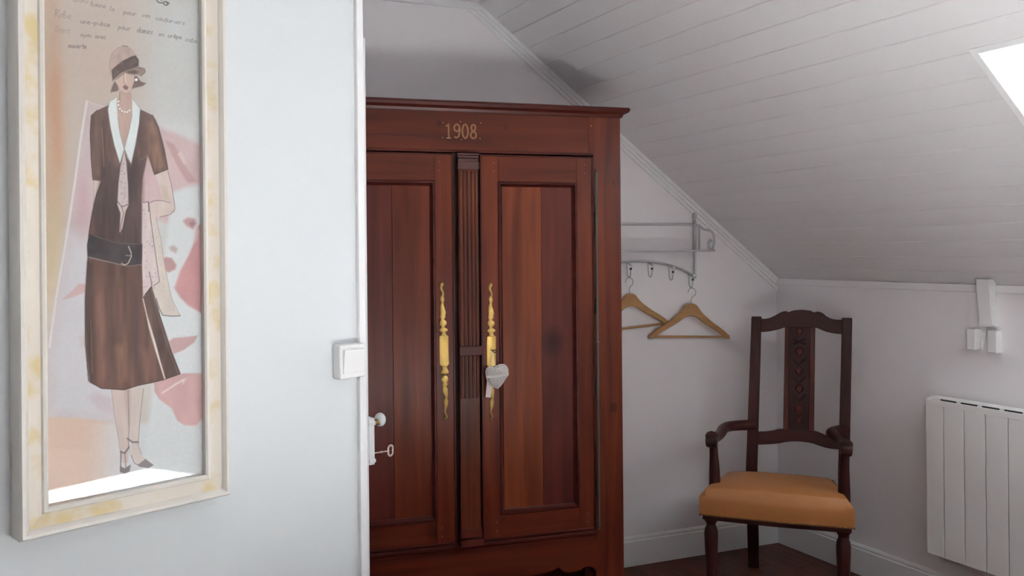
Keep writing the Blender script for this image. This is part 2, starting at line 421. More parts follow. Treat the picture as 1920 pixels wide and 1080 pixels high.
for i in range(3):
    MB().lathe([(.009, 0), (.009, .09)], (-.62, -.016, (.25, 1.0, 1.8)[i])).build('hinge', M['iron'], door1)
def make_key(name, length, bow_r, parent_frame, pos, m):
    """key along +y from pos"""
    root = empty(name, DF.w(*pos), DF.rz)
    st = MB().lathe([(.0022, -.015), (.0022, length*.55), (.0036, length*.58), (.0036, length*.62), (.0022, length*.64), (.0036, length*.68), (.0022, length*.72), (.0022, length*.92)], (0,0,0), 'Y', 12)
    st.build('shank', m, root)
    R = bow_r; pts = []
    for k_ in range(24):
        a = 2*math.pi*k_/24
        rr = 1 - .22*abs(math.sin(a))**6*0
        x = .0; y = math.cos(a)*R*.62; z = math.sin(a)*R*(1 - .0)
        y *= (1 - .25*math.exp(-(z/R*3)**2))+.0
        pts.append((0, y + length*.92 + R*.5, z))
    MB().tube(pts, .0024, 8, 1.4, True).build('bow', m, root)
    return root
kx = make_key('door_key', .073, .0150, DF, (-.045, .0185, dz(850, 2.46)), M['steel'])
tag(kx, 'old steel key sticking out of the white lock on the door edge', 'key')

# ------------------------------------------------------------------ light switch
LWr = LW
sx0, sz1 = LW.at(637, 646, -.03); sx1, sz0 = LW.at(686, 708, -.03)
sw = empty('light_switch', LW.w((sx0+sx1)/2, 0, (sz0+sz1)/2), LW.rz)
tag(sw, 'white square light switch on the left wall beside the doorway', 'light switch')
hw = (sx1-sx0)/2; hh = .040
MB().box(-hw, hw, -.030, 0, -hh, hh).build('switch_box', M['plastic'], sw, .004)
rk = MB(); rk.add([(-hw+.009, -.030, -hh+.013), (hw-.009, -.030, -hh+.013), (hw-.009, -.030, hh-.011), (-hw+.009, -.030, hh-.011),
                   (-hw+.009, -.032, -hh+.013), (hw-.009, -.032, -hh+.013), (hw-.009, -.038, hh-.011), (-hw+.009, -.038, hh-.011)],
                  [(0,1,2,3), (4,5,6,7), (0,1,5,4), (1,2,6,5), (2,3,7,6), (3,0,4,7)])
rk.build('rocker', M['plastic'], sw, .001)

# ------------------------------------------------------------------ framed picture
OFF = .050
fx0, fz0 = LW.at(38.5, 1018, -OFF); fx1, fz1b = LW.at(434, 929, -OFF)
fz0 = (fz0+fz1b)/2; FH = 1.13; FW = fx1-fx0
pic = empty('framed_picture', LW.w(fx0, 0, fz0), LW.rz)
tag(pic, 'tall fashion drawing under glass in a cream and gold frame on the left wall', 'picture')
ix0, _ = LW.at(89.5, 700, -.030); ix1, _ = LW.at(383, 700, -.030)
_, iz0 = LW.at(235, 915, -.030)
L_ = ix0-fx0; R_ = fx1-ix1; B_ = iz0-fz0
fw_ = (L_+R_)/2
print('frame', FW, L_, R_, B_)
ix1 -= 0; 
# profile across the rail: u from outer (0) to inner (w), depth from the wall
PR = [(0, 0), (0, .044), (.004, .050), (.010, .050), (.015, .046), (.018, .041), (.030, .037), (.042, .036), (.045, .040), (.050, .041), (.054, .038), (.054, .024), (.054, 0)]
Wt = PR[-1][0]
def frame_mat():
    m = bpy.data.materials.new('cream_gilt_frame'); m.use_nodes = True; nt = m.node_tree; N = nt.nodes.new; L = nt.links.new
    b = nt.nodes['Principled BSDF']; b.inputs['Roughness'].default_value = .45
    tc = N('ShaderNodeTexCoord'); n = N('ShaderNodeTexNoise'); n.inputs['Scale'].default_value = 19; n.inputs['Detail'].default_value = 3
    L(tc.outputs['Object'], n.inputs['Vector'])
    cr = N('ShaderNodeValToRGB'); cr.color_ramp.elements[0].position = .50; cr.color_ramp.elements[0].color = (.62, .565, .49, 1)
    cr.color_ramp.elements[1].position = .66; cr.color_ramp.elements[1].color = (.57, .46, .25, 1)
    L(n.outputs['Fac'], cr.inputs['Fac']); L(cr.outputs['Color'], b.inputs['Base Color']); return m
M['gilt'] = frame_mat(); M['cream'] = mat('cream_frame_edge', (.62, .59, .54), .45, var=.06, vscale=12)
def rail(c0, c1, w_side):
    """c0,c1 outer corners (x,z) going round; mitred"""
    a = Vector(c0); b = Vector(c1); t = (b-a).normalized(); nn = Vector((-t.y, t.x))   # inward
    m = MB(); g = MB()
    for (lo, hi, tgt) in ((0, 5, m), (5, 7, g), (7, 12, m)):
        vs = []
        for u, d in PR[lo:hi+1]:
            uu = u*w_side/Wt
            pa = a + t*uu + nn*uu; pb = b - t*uu + nn*uu
            vs += [(pa.x, -d, pa.y), (pb.x, -d, pb.y)]
        n = hi-lo
        tgt.add(vs, [(2*i, 2*i+1, 2*i+3, 2*i+2) for i in range(n)])
    r = m.build('frame_rail', M['cream'], pic)
    gg = g.build('gilt_band', M['gilt'], r)
    return r
wR = (L_+R_)/2
for a, b_ in (((0,0),(FW,0)), ((FW,0),(FW,FH)), ((FW,FH),(0,FH)), ((0,FH),(0,0))):
    rail(a, b_, wR)
PX0, PX1, PZ0, PZ1 = wR-.002, FW-wR+.002, wR-.002, FH-wR+.002
box('backing_board', M['deck'], pic, .01, FW-.01, -.014, -.002, .01, FH-.01)
pane_o = box('glass', M['pane'], pic, PX0, PX1, -.0285, -.0265, PZ0, PZ1)

# --- the print: painted as a colour attribute on a fine grid
def make_print():
    YP = .0245
    nx, nz = 300, 1130
    gx = np.linspace(PX0, PX1, nx); gz = np.linspace(PZ0, PZ1, nz)
    X, Z = np.meshgrid(gx, gz)
    O = LW.w(fx0, -YP, fz0)
    wx = O.x + LW.d.x*X; wy = O.y + LW.d.y*X; wz = O.z + Z - EYE
    c, s = math.cos(ROLL), math.sin(ROLL)
    rx, rz_ = wx/wy, wz/wy
    PX = 960 + F*(c*rx - s*rz_); PY = HOR - F*(s*rx + c*rz_)
    rng = np.random.RandomState(3)
    def vnoise(sx, sy, seed=0):
        r = np.random.RandomState(seed); G = r.rand(400, 400)
        u = (PX+3000)/sx; v = (PY+3000)/sy
        i = np.floor(u).astype(int); j = np.floor(v).astype(int); fu = u-i; fv = v-j
        fu = fu*fu*(3-2*fu); fv = fv*fv*(3-2*fv)
        g = lambda a, b: G[a % 400, b % 400]
        return (g(i,j)*(1-fu)+g(i+1,j)*fu)*(1-fv)+(g(i,j+1)*(1-fu)+g(i+1,j+1)*fu)*fv
    img = np.zeros(PX.shape+(3,))
    def C(r, g, b): return np.array((r, g, b), float)
    def blend(c_, mk):
        img[:] = img*(1-mk[..., None]) + np.asarray(c_, float)*mk[..., None]
    def seg(ax, ay, bx, by):
        dx, dy = bx-ax, by-ay; L2 = dx*dx+dy*dy+1e-9
        t = np.clip(((PX-ax)*dx+(PY-ay)*dy)/L2, 0, 1)
        return np.hypot(PX-(ax+t*dx), PY-(ay+t*dy))
    def poly(pts, c_, soft=.8, al=1., var=0, vs=(6, 30), seed=1):
        xs = [p[0] for p in pts]; ys = [p[1] for p in pts]; pad = soft*3+2
        x0, x1, y0, y1 = min(xs)-pad, max(xs)+pad, min(ys)-pad, max(ys)+pad
        inside = np.zeros(PX.shape, bool); dist = np.full(PX.shape, 1e9); n = len(pts)
        for i in range(n):
            ax, ay = pts[i]; bx, by = pts[(i+1) % n]
            cond = ((ay > PY) != (by > PY))
            with np.errstate(divide='ignore', invalid='ignore'):
                xi = (bx-ax)*(PY-ay)/((by-ay) if by != ay else 1e-9)+ax
            inside ^= cond & (PX < xi)
            dist = np.minimum(dist, seg(ax, ay, bx, by))
        sd = np.where(inside, dist, -dist)
        mk = np.clip(.5+sd/(2*soft), 0, 1)*al
        cc = np.asarray(c_, float)
        if var:
            nz_ = (vnoise(vs[0], vs[1], seed)-.5)*2*var + (vnoise(vs[0]*2.5, vs[1]*.8, seed+9)-.5)*var
            cc = cc*(1+nz_[..., None])
        img[:] = img*(1-mk[..., None]) + cc*mk[..., None]
    def line(pts, c_, wd=1., al=1.):
        d = np.full(PX.shape, 1e9)
        for (a, b) in zip(pts[:-1], pts[1:]): d = np.minimum(d, seg(a[0], a[1], b[0], b[1]))
        blend(c_, np.clip(wd/2+.5-d, 0, 1)*al)
    def dot(x, y, r, c_, al=1.): blend(c_, np.clip(r+.5-np.hypot(PX-x, PY-y), 0, 1)*al)
    sm = lambda a, b, v: np.clip((v-a)/(b-a), 0, 1)**2*(3-2*np.clip((v-a)/(b-a), 0, 1))
    # ground
    img[:] = C(193, 180, 168)
    blend(C(200, 203, 202), sm(215, 330, PX)*sm(-40, 60, PX))
    blend(C(192, 168, 146), (1-sm(96, 122, PX))*(1-sm(300, 760, PY))*.9)
    blend(C(198, 142, 104), np.exp(-((PX-107)/15)**2)*np.exp(-((PY-235)/150)**2)*.72)
    blend(C(198, 180, 140), np.exp(-((PX-103)/14)**2)*np.exp(-((PY-480)/130)**2)*.8)
    blend(C(198, 160, 140), np.exp(-((PX-175)/50)**2)*np.exp(-((PY-130)/60)**2)*.25)
    blend(C(190, 184, 172), (vnoise(30, 50, 2)*.25))
    # pale sheet to the left of the figure
    poly([(163,192),(215,206),(260,240),(262,700),(230,790),(92,782),(93,655),(116,500),(140,350)], C(196,180,180), 2, 1, .02, (20, 60))
    poly([(128,440),(262,440),(262,700),(230,790),(92,782),(93,655)], C(203,203,206), 22, .85)
    blend(C(190, 150, 152), np.exp(-((PX-155)/14)**2)*np.exp(-((PY-380)/60)**2)*.5)
    line([(163,190),(150,270),(140,345),(124,450),(105,560),(93,650)], C(212,208,208), 4.5, .9)
    line([(163,190),(206,204)], C(205,198,192), 2.5, .7)
    poly([(117,562),(135,545),(148,532),(162,534),(160,548),(140,556)], C(196,168,166), 2)
    poly([(150,632),(162,625),(166,655),(152,650)], C(200,180,178), 4, .6)
    poly([(180,735),(210,748),(212,775),(185,768),(165,745)], C(196,180,184), 5, .7)
    # lower left tan
    poly([(80,782),(150,784),(215,793),(222,800),(235,900),(210,960),(80,970)], C(205,180,163), 2)
    blend(C(204, 206, 208), sm(150, 235, PX)*sm(786, 800, PY)*.9)
    # pink arc, face of the poster behind
    poly([(262,235),(306,240),(345,256),(392,280),(392,335),(372,345),(345,352),(322,362),(316,420),(264,400)], C(198,172,172), 5, .95, .03, (14, 40))
    poly([(300,240),(330,248),(392,272),(392,240),(330,225)], C(204,204,203), 8, .6)
    poly([(309,262),(325,270),(338,290),(352,318),(368,340),(352,343),(340,325),(325,296)], C(183,150,146), 2, .9)
    poly([(333,288),(340,284),(350,305),(345,309)], C(205,186,182), 1.5)
    poly([(322,362),(345,354),(392,345),(392,900),(268,900),(300,600),(316,420)], C(206,210,210), 5, 1)
    poly([(343,414),(352,408),(366,410),(369,420),(362,430),(350,424)], C(186,150,150), 2.5)
    poly([(354,418),(362,414),(366,420),(360,426)], C(160,128,128), 1.5)
    poly([(316,463),(326,460),(333,466),(330,475),(320,470)], C(190,172,172), 2.5)
    poly([(303,485),(312,482),(322,484),(331,497),(328,505),(316,511),(305,506)], C(184,146,144), 2)
    poly([(370,425),(392,402),(392,592),(372,584),(352,572),(338,558),(327,540),(338,508),(354,478),(366,450)], C(194,146,146), 2.5, 1, .03, (14, 40))
    poly([(366,424),(374,432),(372,450),(362,458)], C(200,176,176), 3, .6)
    poly([(316,640),(325,634),(345,632),(371,629),(364,642),(345,656),(325,664)], C(186,156,154), 1.5)
    poly([(288,716),(300,712),(318,706),(345,700),(392,700),(392,770),(368,798),(345,797),(332,788),(322,766),(298,748),(290,735)], C(192,158,156), 1.6, 1, .03, (14, 40))
    line([(304,737),(330,720),(345,712)], C(208,196,192), 4, .8)
    poly([(340,712),(352,708),(342,722)], C(205,190,188), 2, .7)
    # right worn edge
    line([(380,100),(381,160),(379,200)], C(120,104,96), 3, .6)
    line([(378,130),(377,180)], C(110,98,92), 2, .5)
    # --- figure
    ink = C(62, 52, 50)
    SK = C(198, 172, 156); BR = C(118, 90, 80); DK = C(92, 76, 74)
    # legs
    poly([(209,728),(238,728),(240,790),(243,835),(240,868),(229,868),(222,822),(213,775)], C(200,184,176), .8, 1, .02)
    poly([(240,728),(269,726),(261,800),(259,838),(264,852),(280,872),(262,876),(248,856),(242,800)], C(200,188,180), .8, 1, .02)
    poly([(232,730),(246,730),(244,800),(240,800)], C(180,160,150), 2, .6)
    line([(209,730),(214,775),(222,820),(226,848),(226,880)], C(150,138,132), 1, .8)
    line([(240,732),(242,800),(241,840)], C(120,106,100), 1.2, .9)
    line([(269,728),(262,790),(259,835),(266,852)], C(130,118,112), 1, .9)
    poly([(225,874),(234,878),(245,871),(243,884),(234,888),(226,886)], C(128,120,118), .8)
    line([(227,846),(226,884)], C(110,100,98), 2, .9); line([(234,848),(236,876)], C(120,110,106), 1.6, .8)
    line([(226,847),(234,850),(242,838)], C(112,102,100), 3, .9)
    poly([(258,872),(272,861),(287,872),(278,876),(262,875)], C(138,130,128), .8)
    line([(239,822),(248,829),(259,829)], C(112,102,100), 3.2, .9)
    line([(246,854),(252,868),(262,874),(278,877),(287,872),(272,861)], C(110,100,98), 1.3, .9)
    line([(239,824),(246,854)], C(140,130,126), 1, .7)
    # arm and skin
    poly([(175,337),(191,339),(184,362),(177,395)], C(204,186,176), .8)
    line([(176,338),(175,400)], C(140,128,126), .8, .7)
    poly([(290,326),(314,318),(322,350),(328,385),(328,398),(300,407),(278,408),(279,381),(300,377),(304,371),(297,345)], C(205,188,180), .8, 1, .02)
    poly([(300,345),(312,350),(318,375),(304,374)], C(190,172,156), 3, .7)
    line([(314,318),(321,345),(327,380),(328,392),(320,402),(300,407)], C(120,108,104), 1.1, .9)
    line([(279,381),(290,376),(303,376),(320,380)], C(110,98,94), 1.1, .9)
    # scarf, back panel then front panel
    poly([(279,408),(292,408),(300,440),(308,490),(318,545),(330,580),(338,592),(305,592),(297,575),(288,545),(284,480)], C(203,192,182), .8, 1, .02)
    line([(292,408),(301,445),(309,500),(322,560),(338,592)], C(150,138,134), .9, .8)
    line([(338,592),(322,593),(305,591),(298,577),(293,560)], C(90,80,78), 1.6, .8)
    # neck and chest
    poly([(224,172),(247,174),(248,196),(250,212),(240,250),(233,279),(222,232),(218,196)], C(190,162,148), .8, 1, .02)
    line([(225,173),(224,192)], C(110,96,92), 1.2, .8)
    # jacket body
    body = [(204,197),(182,207),(171,217),(169,250),(171,300),(174,336),(191,338),(181,362),(172,405),(166,440),(180,452),(268,466),(266,420),(266,370),(268,335),(277,292),(290,328),(315,318),(308,280),(297,238),(286,216),(263,205),(246,308),(232,279),(224,308),(212,262)]
    poly(body, BR, .8, 1, .14, (5, 34), 5)
    poly([(196,300),(222,312),(233,285),(246,310),(262,290),(266,340),(266,460),(180,452),(176,400),(190,340)], DK, 7, .85, .12, (5, 40), 7)
    poly([(190,225),(196,226),(197,285),(200,330),(192,336),(192,280)], C(86,68,62), 3, .6)
    poly([(276,230),(290,225),(305,290),(311,314),(290,322),(280,285),(272,260)], C(148,114,94), 5, .8, .12, (6, 20), 8)
    poly([(176,240),(186,236),(188,330),(178,330)], C(134,108,96), 3, .6)
    line([(191,240),(194,290),(195,312)], C(170,146,130), 1.6, .7)
    line([(262,300),(276,292)], C(140,110,96), 3, .5)
    line([(182,207),(171,217),(169,250),(171,300),(174,337),(190,339)], ink, 1.3, .9)
    line([(286,216),(297,238),(308,280),(315,318),(290,328),(285,312)], ink, 1.3, .9)
    line([(190,340),(180,368),(171,410),(166,442)], ink, 1.3, .9)
    line([(277,292),(268,335),(266,370),(266,460)], C(170,140,134), 1.6, .8)
    line([(290,329),(315,319)], C(214,206,200), 1.6, .8)
    # blouse
    poly([(233,281),(237,305),(240,345),(241,385),(236,395),(229,430),(224,436),(226,400),(220,384),(222,345),(226,312)], C(198,184,182), .8, 1, .02)
    for k_ in range(38):
        x = rng.uniform(222, 240); y = rng.uniform(300, 392)
        if abs(x-231) < 2+(y-290)*.09: dot(x, y, .7, C(120,100,100), .9)
    line([(221,378),(228,388),(240,384)], C(80,66,66), 1.3, .9); line([(228,388),(232,400),(226,425),(228,440)], C(150,118,100), 2, .8)
    # collar
    CO = C(216, 224, 222)
    poly([(219,183),(205,192),(202,206),(207,240),(214,272),(225,307),(233,280),(225,250),(221,220),(219,200)], CO, .8, 1, .01)
    poly([(248,183),(256,193),(263,204),(261,232),(254,272),(246,308),(239,296),(233,279),(242,245),(248,214)], CO, .8, 1, .01)
    line([(205,192),(202,206),(207,240),(214,272),(225,307),(233,280),(225,250),(221,220)], C(110,100,100), .9, .7)
    line([(248,184),(263,204),(261,232),(254,272),(246,308),(233,279),(242,245),(248,214)], C(110,100,100), .9, .7)
    # scarf front
    poly([(267,379),(278,378),(284,420),(292,470),(299,528),(286,540),(276,548),(268,562),(266,500),(266,430)], C(203,188,186), .8, 1, .02)
    for k_ in range(60):
        x = rng.uniform(268, 294); y = rng.uniform(385, 545)
        if x < 279+(y-380)*.11: dot(x, y, .7, C(130,112,112), .9)
    for k_ in range(26):
        y = rng.uniform(420, 585); x = 284+(y-410)*.17+rng.uniform(2, 14); dot(x, y, .6, C(150,132,130), .7)
    line([(267,379),(266,430),(266,500),(268,560)], C(150,130,130), 1, .8)
    line([(279,380),(285,430),(299,528),(288,536)], C(90,78,78), 1.1, .9)
    line([(280,510),(284,530),(285,540)], C(90,78,78), 1.4, .8)
    line([(268,380),(278,378),(279,396)], C(80,70,70), 1.4, .8)
    # skirt
    poly([(164,482),(195,489),(235,498),(266,496),(268,560),(278,612),(292,660),(308,711),(285,718),(258,723),(236,731),(190,729),(168,716),(162,650),(160,570)], C(122,92,80), .8, 1, .13, (7, 70), 11)
    poly([(164,490),(175,490),(176,720),(168,714),(161,650),(160,560)], C(90,72,66), 3, .7, .1, (4, 40), 12)
    poly([(205,510),(214,510),(214,600),(224,724),(212,726),(204,640)], C(92,70,66), 4, .45)
    poly([(240,520),(252,520),(262,600),(270,716),(258,720),(246,640)], C(100,78,74), 4, .5)
    poly([(180,560),(192,540),(200,600),(204,700),(190,715),(182,640)], C(148,112,100), 5, .6, .1, (5, 30), 13)
    poly([(215,650),(236,640),(242,715),(222,722)], C(152,116,94), 6, .6, .12, (6, 20), 14)
    poly([(262,650),(280,660),(292,706),(270,714)], C(148,112,100), 6, .5)
    poly([(268,558),(283,537),(290,562),(306,612),(322,662),(338,700),(325,706),(310,710),(290,640),(276,592)], C(108,86,78), .8, 1, .12, (6, 50), 15)
    line([(283,540),(296,590),(314,650),(334,700)], C(150,124,110), 2, .6)
    line([(268,560),(276,594),(290,640),(303,690),(309,710)], C(214,200,190), 2.2, .9)
    line([(166,470),(160,560),(160,640),(166,714)], ink, 1.6, .9)
    line([(168,716),(190,728),(232,731),(258,723),(308,712)], ink, 1.5, .9)
    line([(310,711),(338,701),(322,660),(300,592),(284,538),(272,552)], ink, 1.3, .9)
    line([(170,600),(173,700)], C(186,152,120), 1, .6)
    # belt
    poly([(167,437),(190,446),(225,456),(267,457),(266,496),(240,499),(198,489),(164,481),(163,460)], C(78,70,72), .8, 1, .12, (16, 10), 21)
    poly([(205,460),(225,462),(226,490),(205,486)], C(106,98,98), 6, .5)
    line([(167,438),(190,447),(224,457),(266,458)], C(170,158,152), 1, .6)
    line([(164,482),(198,490),(238,499),(265,496)], C(186,172,166), 1.2, .6)
    line([(241,462),(246,474),(246,482),(240,494),(234,497),(228,494)], C(206,200,198), 2, .9)
    line([(236,479),(247,480)], C(200,194,190), 1.4, .8)
    # head
    poly([(216,150),(221,156),(222,170),(214,172),(207,173),(210,163)], C(128,104,96), 1)
    poly([(250,142),(257,143),(264,153),(274,156),(268,161),(256,164),(246,167),(250,155)], C(122,98,92), 1)
    poly([(215,152),(224,142),(240,135),(252,138),(252,152),(247,166),(237,176),(231,173),(222,162)], C(202,178,164), .8, 1, .02)
    poly([(206,140),(205,118),(210,100),(222,89),(236,87),(247,93),(256,107),(248,112),(228,118),(212,132)], C(186,164,154), .8, 1, .04, (8, 14), 30)
    poly([(209,131),(228,115),(246,106),(254,104),(260,112),(260,124),(246,130),(228,136),(216,147),(211,152)], C(104,84,76), .8, 1, .15, (6, 8), 31)
    dot(252, 114, 6.5, C(116,96,86), .9); line([(247,111),(252,107),(259,112),(258,120),(251,121)], C(66,54,50), 1.1, .8)
    poly([(214,148),(228,136),(246,129),(262,125),(272,130),(272,137),(264,143),(256,140),(248,136),(234,138),(218,150)], C(158,140,130), .8, 1, .05)
    poly([(238,134),(252,131),(260,135),(252,140),(240,138)], C(96,78,72), 2, .8)
    line([(254,127),(270,128),(273,134),(264,143)], C(100,86,80), 1, .8)
    line([(206,140),(205,118),(210,100),(222,89),(236,86),(247,93),(257,107)], C(140,122,116), .8, .6)
    line([(229,86),(240,87)], C(100,90,88), 1.2, .8)
    line([(235,138),(235,150),(237,156)], C(222,204,192), 1.8, .8); line([(232,143),(232,153),(236,158)], C(140,112,104), .9, .6)
    poly([(230,163),(234,159),(241,163),(239,168),(234,168)], C(140,100,96), .9)
    dot(255.5, 149.5, 2.8, C(238,234,230))
    line([(217,155),(224,168),(236,177),(246,170)], C(150,128,120), .9, .7)
    for (x, y) in ((222,190),(222,197),(225,204),(229,208),(234,210),(239,210),(243,207)):
        dot(x, y, 2.9, C(120,100,96), .6); dot(x, y, 2.1, C(240,234,230))
    # --- handwriting, drawn with little strokes
    G = {
     'a': [[(.8,.9),(.4,1),(.1,.6),(.2,.15),(.6,.1),(.8,.5),(.8,.95),(.85,.1),(1.1,.1)]],
     'b': [[(.1,.5),(.4,1.4),(.35,1.9),(.15,1.6),(.15,.3),(.4,0),(.8,.4),(.6,.9),(.3,.8)]],
     'c': [[(.85,.85),(.5,1),(.15,.6),(.25,.1),(.6,0),(1,.25)]],
     'd': [[(.8,.85),(.4,1),(.1,.5),(.3,.05),(.7,.2),(.95,1.9),(.85,.2),(1.1,.05)]],
     'e': [[(.1,.45),(.7,.6),(.75,.9),(.4,1),(.15,.5),(.4,0),(.9,.15)]],
     'i': [[(.3,.9),(.3,.15),(.6,.05)]],
     'l': [[(.1,.4),(.5,1.6),(.35,1.9),(.25,1),(.3,.1),(.7,.1)]],
     'm': [[(.1,.9),(.15,0)],[(.15,.6),(.4,1),(.5,.8),(.5,0)],[(.5,.6),(.8,1),(.95,.7),(.95,.1),(1.2,.1)]],
     'n': [[(.1,.9),(.15,0)],[(.15,.6),(.55,1),(.75,.7),(.75,.1),(1,.1)]],
     'o': [[(.5,1),(.15,.6),(.25,.1),(.6,.05),(.85,.5),(.55,1),(1,.9)]],
     'p': [[(.2,1),(.1,-.8)],[(.2,.7),(.6,1),(.85,.6),(.6,.1),(.2,.2)]],
     'r': [[(.15,.9),(.2,0)],[(.2,.6),(.5,1),(.8,.85)]],
     's': [[(.7,.95),(.3,.9),(.3,.6),(.65,.4),(.5,.05),(.1,.1)]],
     't': [[(.4,1.6),(.35,.1),(.7,.05)],[(.1,1.05),(.75,1.1)]],
     'u': [[(.15,.95),(.15,.2),(.5,.05),(.8,.4),(.8,.95),(.85,.1),(1.1,.1)]],
     'v': [[(.1,.95),(.4,.05),(.85,1)]],
     'y': [[(.15,.95),(.25,.4),(.7,.4)],[(.8,.95),(.6,-.5),(.2,-.8)]],
     '-': [[(.2,.5),(.9,.5)]], "'": [[(.3,1.7),(.2,1.3)]],
     'R': [[(.2,0),(.3,2)],[(0,1.9),(.8,2),(.9,1.4),(.3,1.1),(1.1,0)]],
     'D': [[(.2,0),(.25,2),(.9,1.5),(1,.6),(.2,0)]],
    }
    G['ê'] = G['e'] + [[(.25,1.3),(.45,1.6),(.65,1.3)]]; G['è'] = G['e'] + [[(.3,1.6),(.6,1.25)]]
    def write(txt, x, y, h, slope, w, c_=C(112,104,102), al=.75, wd=.9):
        ad = 0.
        for ch in txt:
            if ch == ' ': ad += w*.8; continue
            for st in G[ch]:
                P = [(x+ad+q[0]*w+q[1]*h*.12, y+(ad+q[0]*w)*slope-q[1]*h) for q in st]
                P = [(p.x, p.y) for p in smoothpts([(a, b, 0) for a, b in P], 2)]
                line(P, c_, wd, al)
            ad += w*1.02*(1.25 if ch == 'm' else .7 if ch in "itl'" else 1)
    write('avons', 136, 3, 4.6, .10, 6.0, al=.4)
    write('bonne', 170, 11, 4.6, .16, 5.6, al=.6); write('le', 205, 20, 4.8, .1, 6, al=.5)
    write('pour', 231, 26, 4.4, .14, 6.2); write('vos', 266, 31.5, 4.2, .12, 5.4); write('couturiers', 291, 37, 4.4, .18, 5.9)
    write('Robe', 101, 32, 7.2, .12, 8.0, al=.5); write('une-pièce', 150, 43, 4.8, .13, 6.4, al=.8)
    write('pour', 221, 54, 4.4, .14, 6.0); write("dames", 256, 60, 5.4, .14, 5.9, al=.9); write('en', 297, 67, 4, .1, 5.4)
    write('crêpe', 314, 70, 4.4, .13, 5.3, al=.9); write('satin', 347, 77, 4.4, .17, 5.2)
    write('Dont', 103, 60, 6.2, .12, 7.4, al=.33); write('ayon', 150, 68, 4.2, .1, 5.2, al=.7); write('avec', 178, 71, 4.2, .1, 5, al=.85)
    write('ouverte', 127, 89, 4.6, .06, 5.2, al=.85, wd=1.1)
    write('co', 292, 2, 6.6, .42, 12, C(84,78,78), .9, 2.0)
    img[:] = np.clip(img*(1+(vnoise(3, 3, 41)-.5)[..., None]*.02), 0, 255)
    img[:] = img*.80 + img.mean(2, keepdims=True)*.20
    v = img/255.; L = np.where(v > .04045, ((v+.055)/1.055)**2.4, v/12.92)
    L = np.clip(1.6*L**1.25*(.71+.20*np.clip((PY-130)/740, 0, 1))[..., None], 0, .9)   # print colours scaled down, darker towards the top
    nv = nx*nz
    me = bpy.data.meshes.new('print')
    co = np.stack([X.ravel(), np.full(nv, -YP), Z.ravel()], 1)
    idx = np.arange(nv).reshape(nz, nx)
    quads = np.stack([idx[:-1, :-1].ravel(), idx[:-1, 1:].ravel(), idx[1:, 1:].ravel(), idx[1:, :-1].ravel()], 1)
    me.vertices.add(nv); me.vertices.foreach_set('co', co.ravel())
    nq = len(quads); me.loops.add(nq*4); me.loops.foreach_set('vertex_index', quads.ravel().astype(np.int32))
    me.polygons.add(nq); me.polygons.foreach_set('loop_start', np.arange(nq, dtype=np.int32)*4)
    me.update(calc_edges=True); me.validate()
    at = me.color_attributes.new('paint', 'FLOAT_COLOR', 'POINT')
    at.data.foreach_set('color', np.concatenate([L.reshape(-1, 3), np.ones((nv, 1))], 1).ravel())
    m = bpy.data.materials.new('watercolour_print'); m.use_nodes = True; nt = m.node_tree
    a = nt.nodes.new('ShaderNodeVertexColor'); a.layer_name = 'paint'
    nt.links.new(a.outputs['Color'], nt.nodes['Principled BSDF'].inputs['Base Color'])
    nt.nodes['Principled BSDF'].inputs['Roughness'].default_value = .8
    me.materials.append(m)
    o = bpy.data.objects.new('print', me); col.objects.link(o); o.parent = pic
    return o
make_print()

# ------------------------------------------------------------------ wardrobe
def wl(px, py, y=0): return WR.at(px, py, y)
xr = 0.0
xcen = wl(876.5, 600)[0]; WW = 2*abs(xcen) ; XL = -WW
ztop = wl(1000, 202.5)[1]
zfr = wl(980, 287)[1]           # bottom of frieze = top of doors
zdb = wl(900, 1015)[1]          # bottom of doors
DEP = .34
print('wardrobe', WW, ztop, zfr, zdb)
wr = empty('wardrobe', WR.w(0, 0, 0), WR.rz)
tag(wr, 'tall reddish-brown two-door wooden wardrobe marked 1908 against the gable wall', 'wardrobe')
sw_r = abs(wl(1115, 600)[0]); 
box('back_panel', M['w3'], wr, XL+.02, -.02, DEP-.015, DEP, .02, ztop-.02)
for a, b_ in ((XL+.004, XL+.026), (-.026, -.004)): box('side_panel', M['w1'], wr, a, b_, .03, DEP-.0, .10, ztop-.02)
box('top_board', M['w2'], wr, XL+.01, -.01, .02, DEP-.005, ztop-.035, ztop-.012)
box('bottom_board', M['w2'], wr, XL+.03, -.03, .03, DEP-.02, .235, .255)
zc0 = wl(1130, 217)[1]
stx = wl(1104, 246)[0]
MB().box(-sw_r, 0, 0, .045, .0, zc0).box(stx+.001, -sw_r+.002, 0.0004, .045, zfr+.0005, zc0).build('corner_stile', M['w1'], wr, .0012)
box('corner_stile', M['w1'], wr, XL, XL+sw_r, 0, .045, .0, zc0, .003)
for x in (-.05, XL+.01): box('rear_leg', M['w1'], wr, x, x+.04, DEP-.04, DEP-.0, 0, .12)
box('frieze_board', M['w2'], wr, XL+sw_r-.0, stx+.0, -.0015, .028, zfr, zc0, .001)
box('frieze_edge', M['w5'], wr, XL+sw_r+.002, -sw_r-.002, -.004, .02, zfr-.004, zfr+.006, .002)
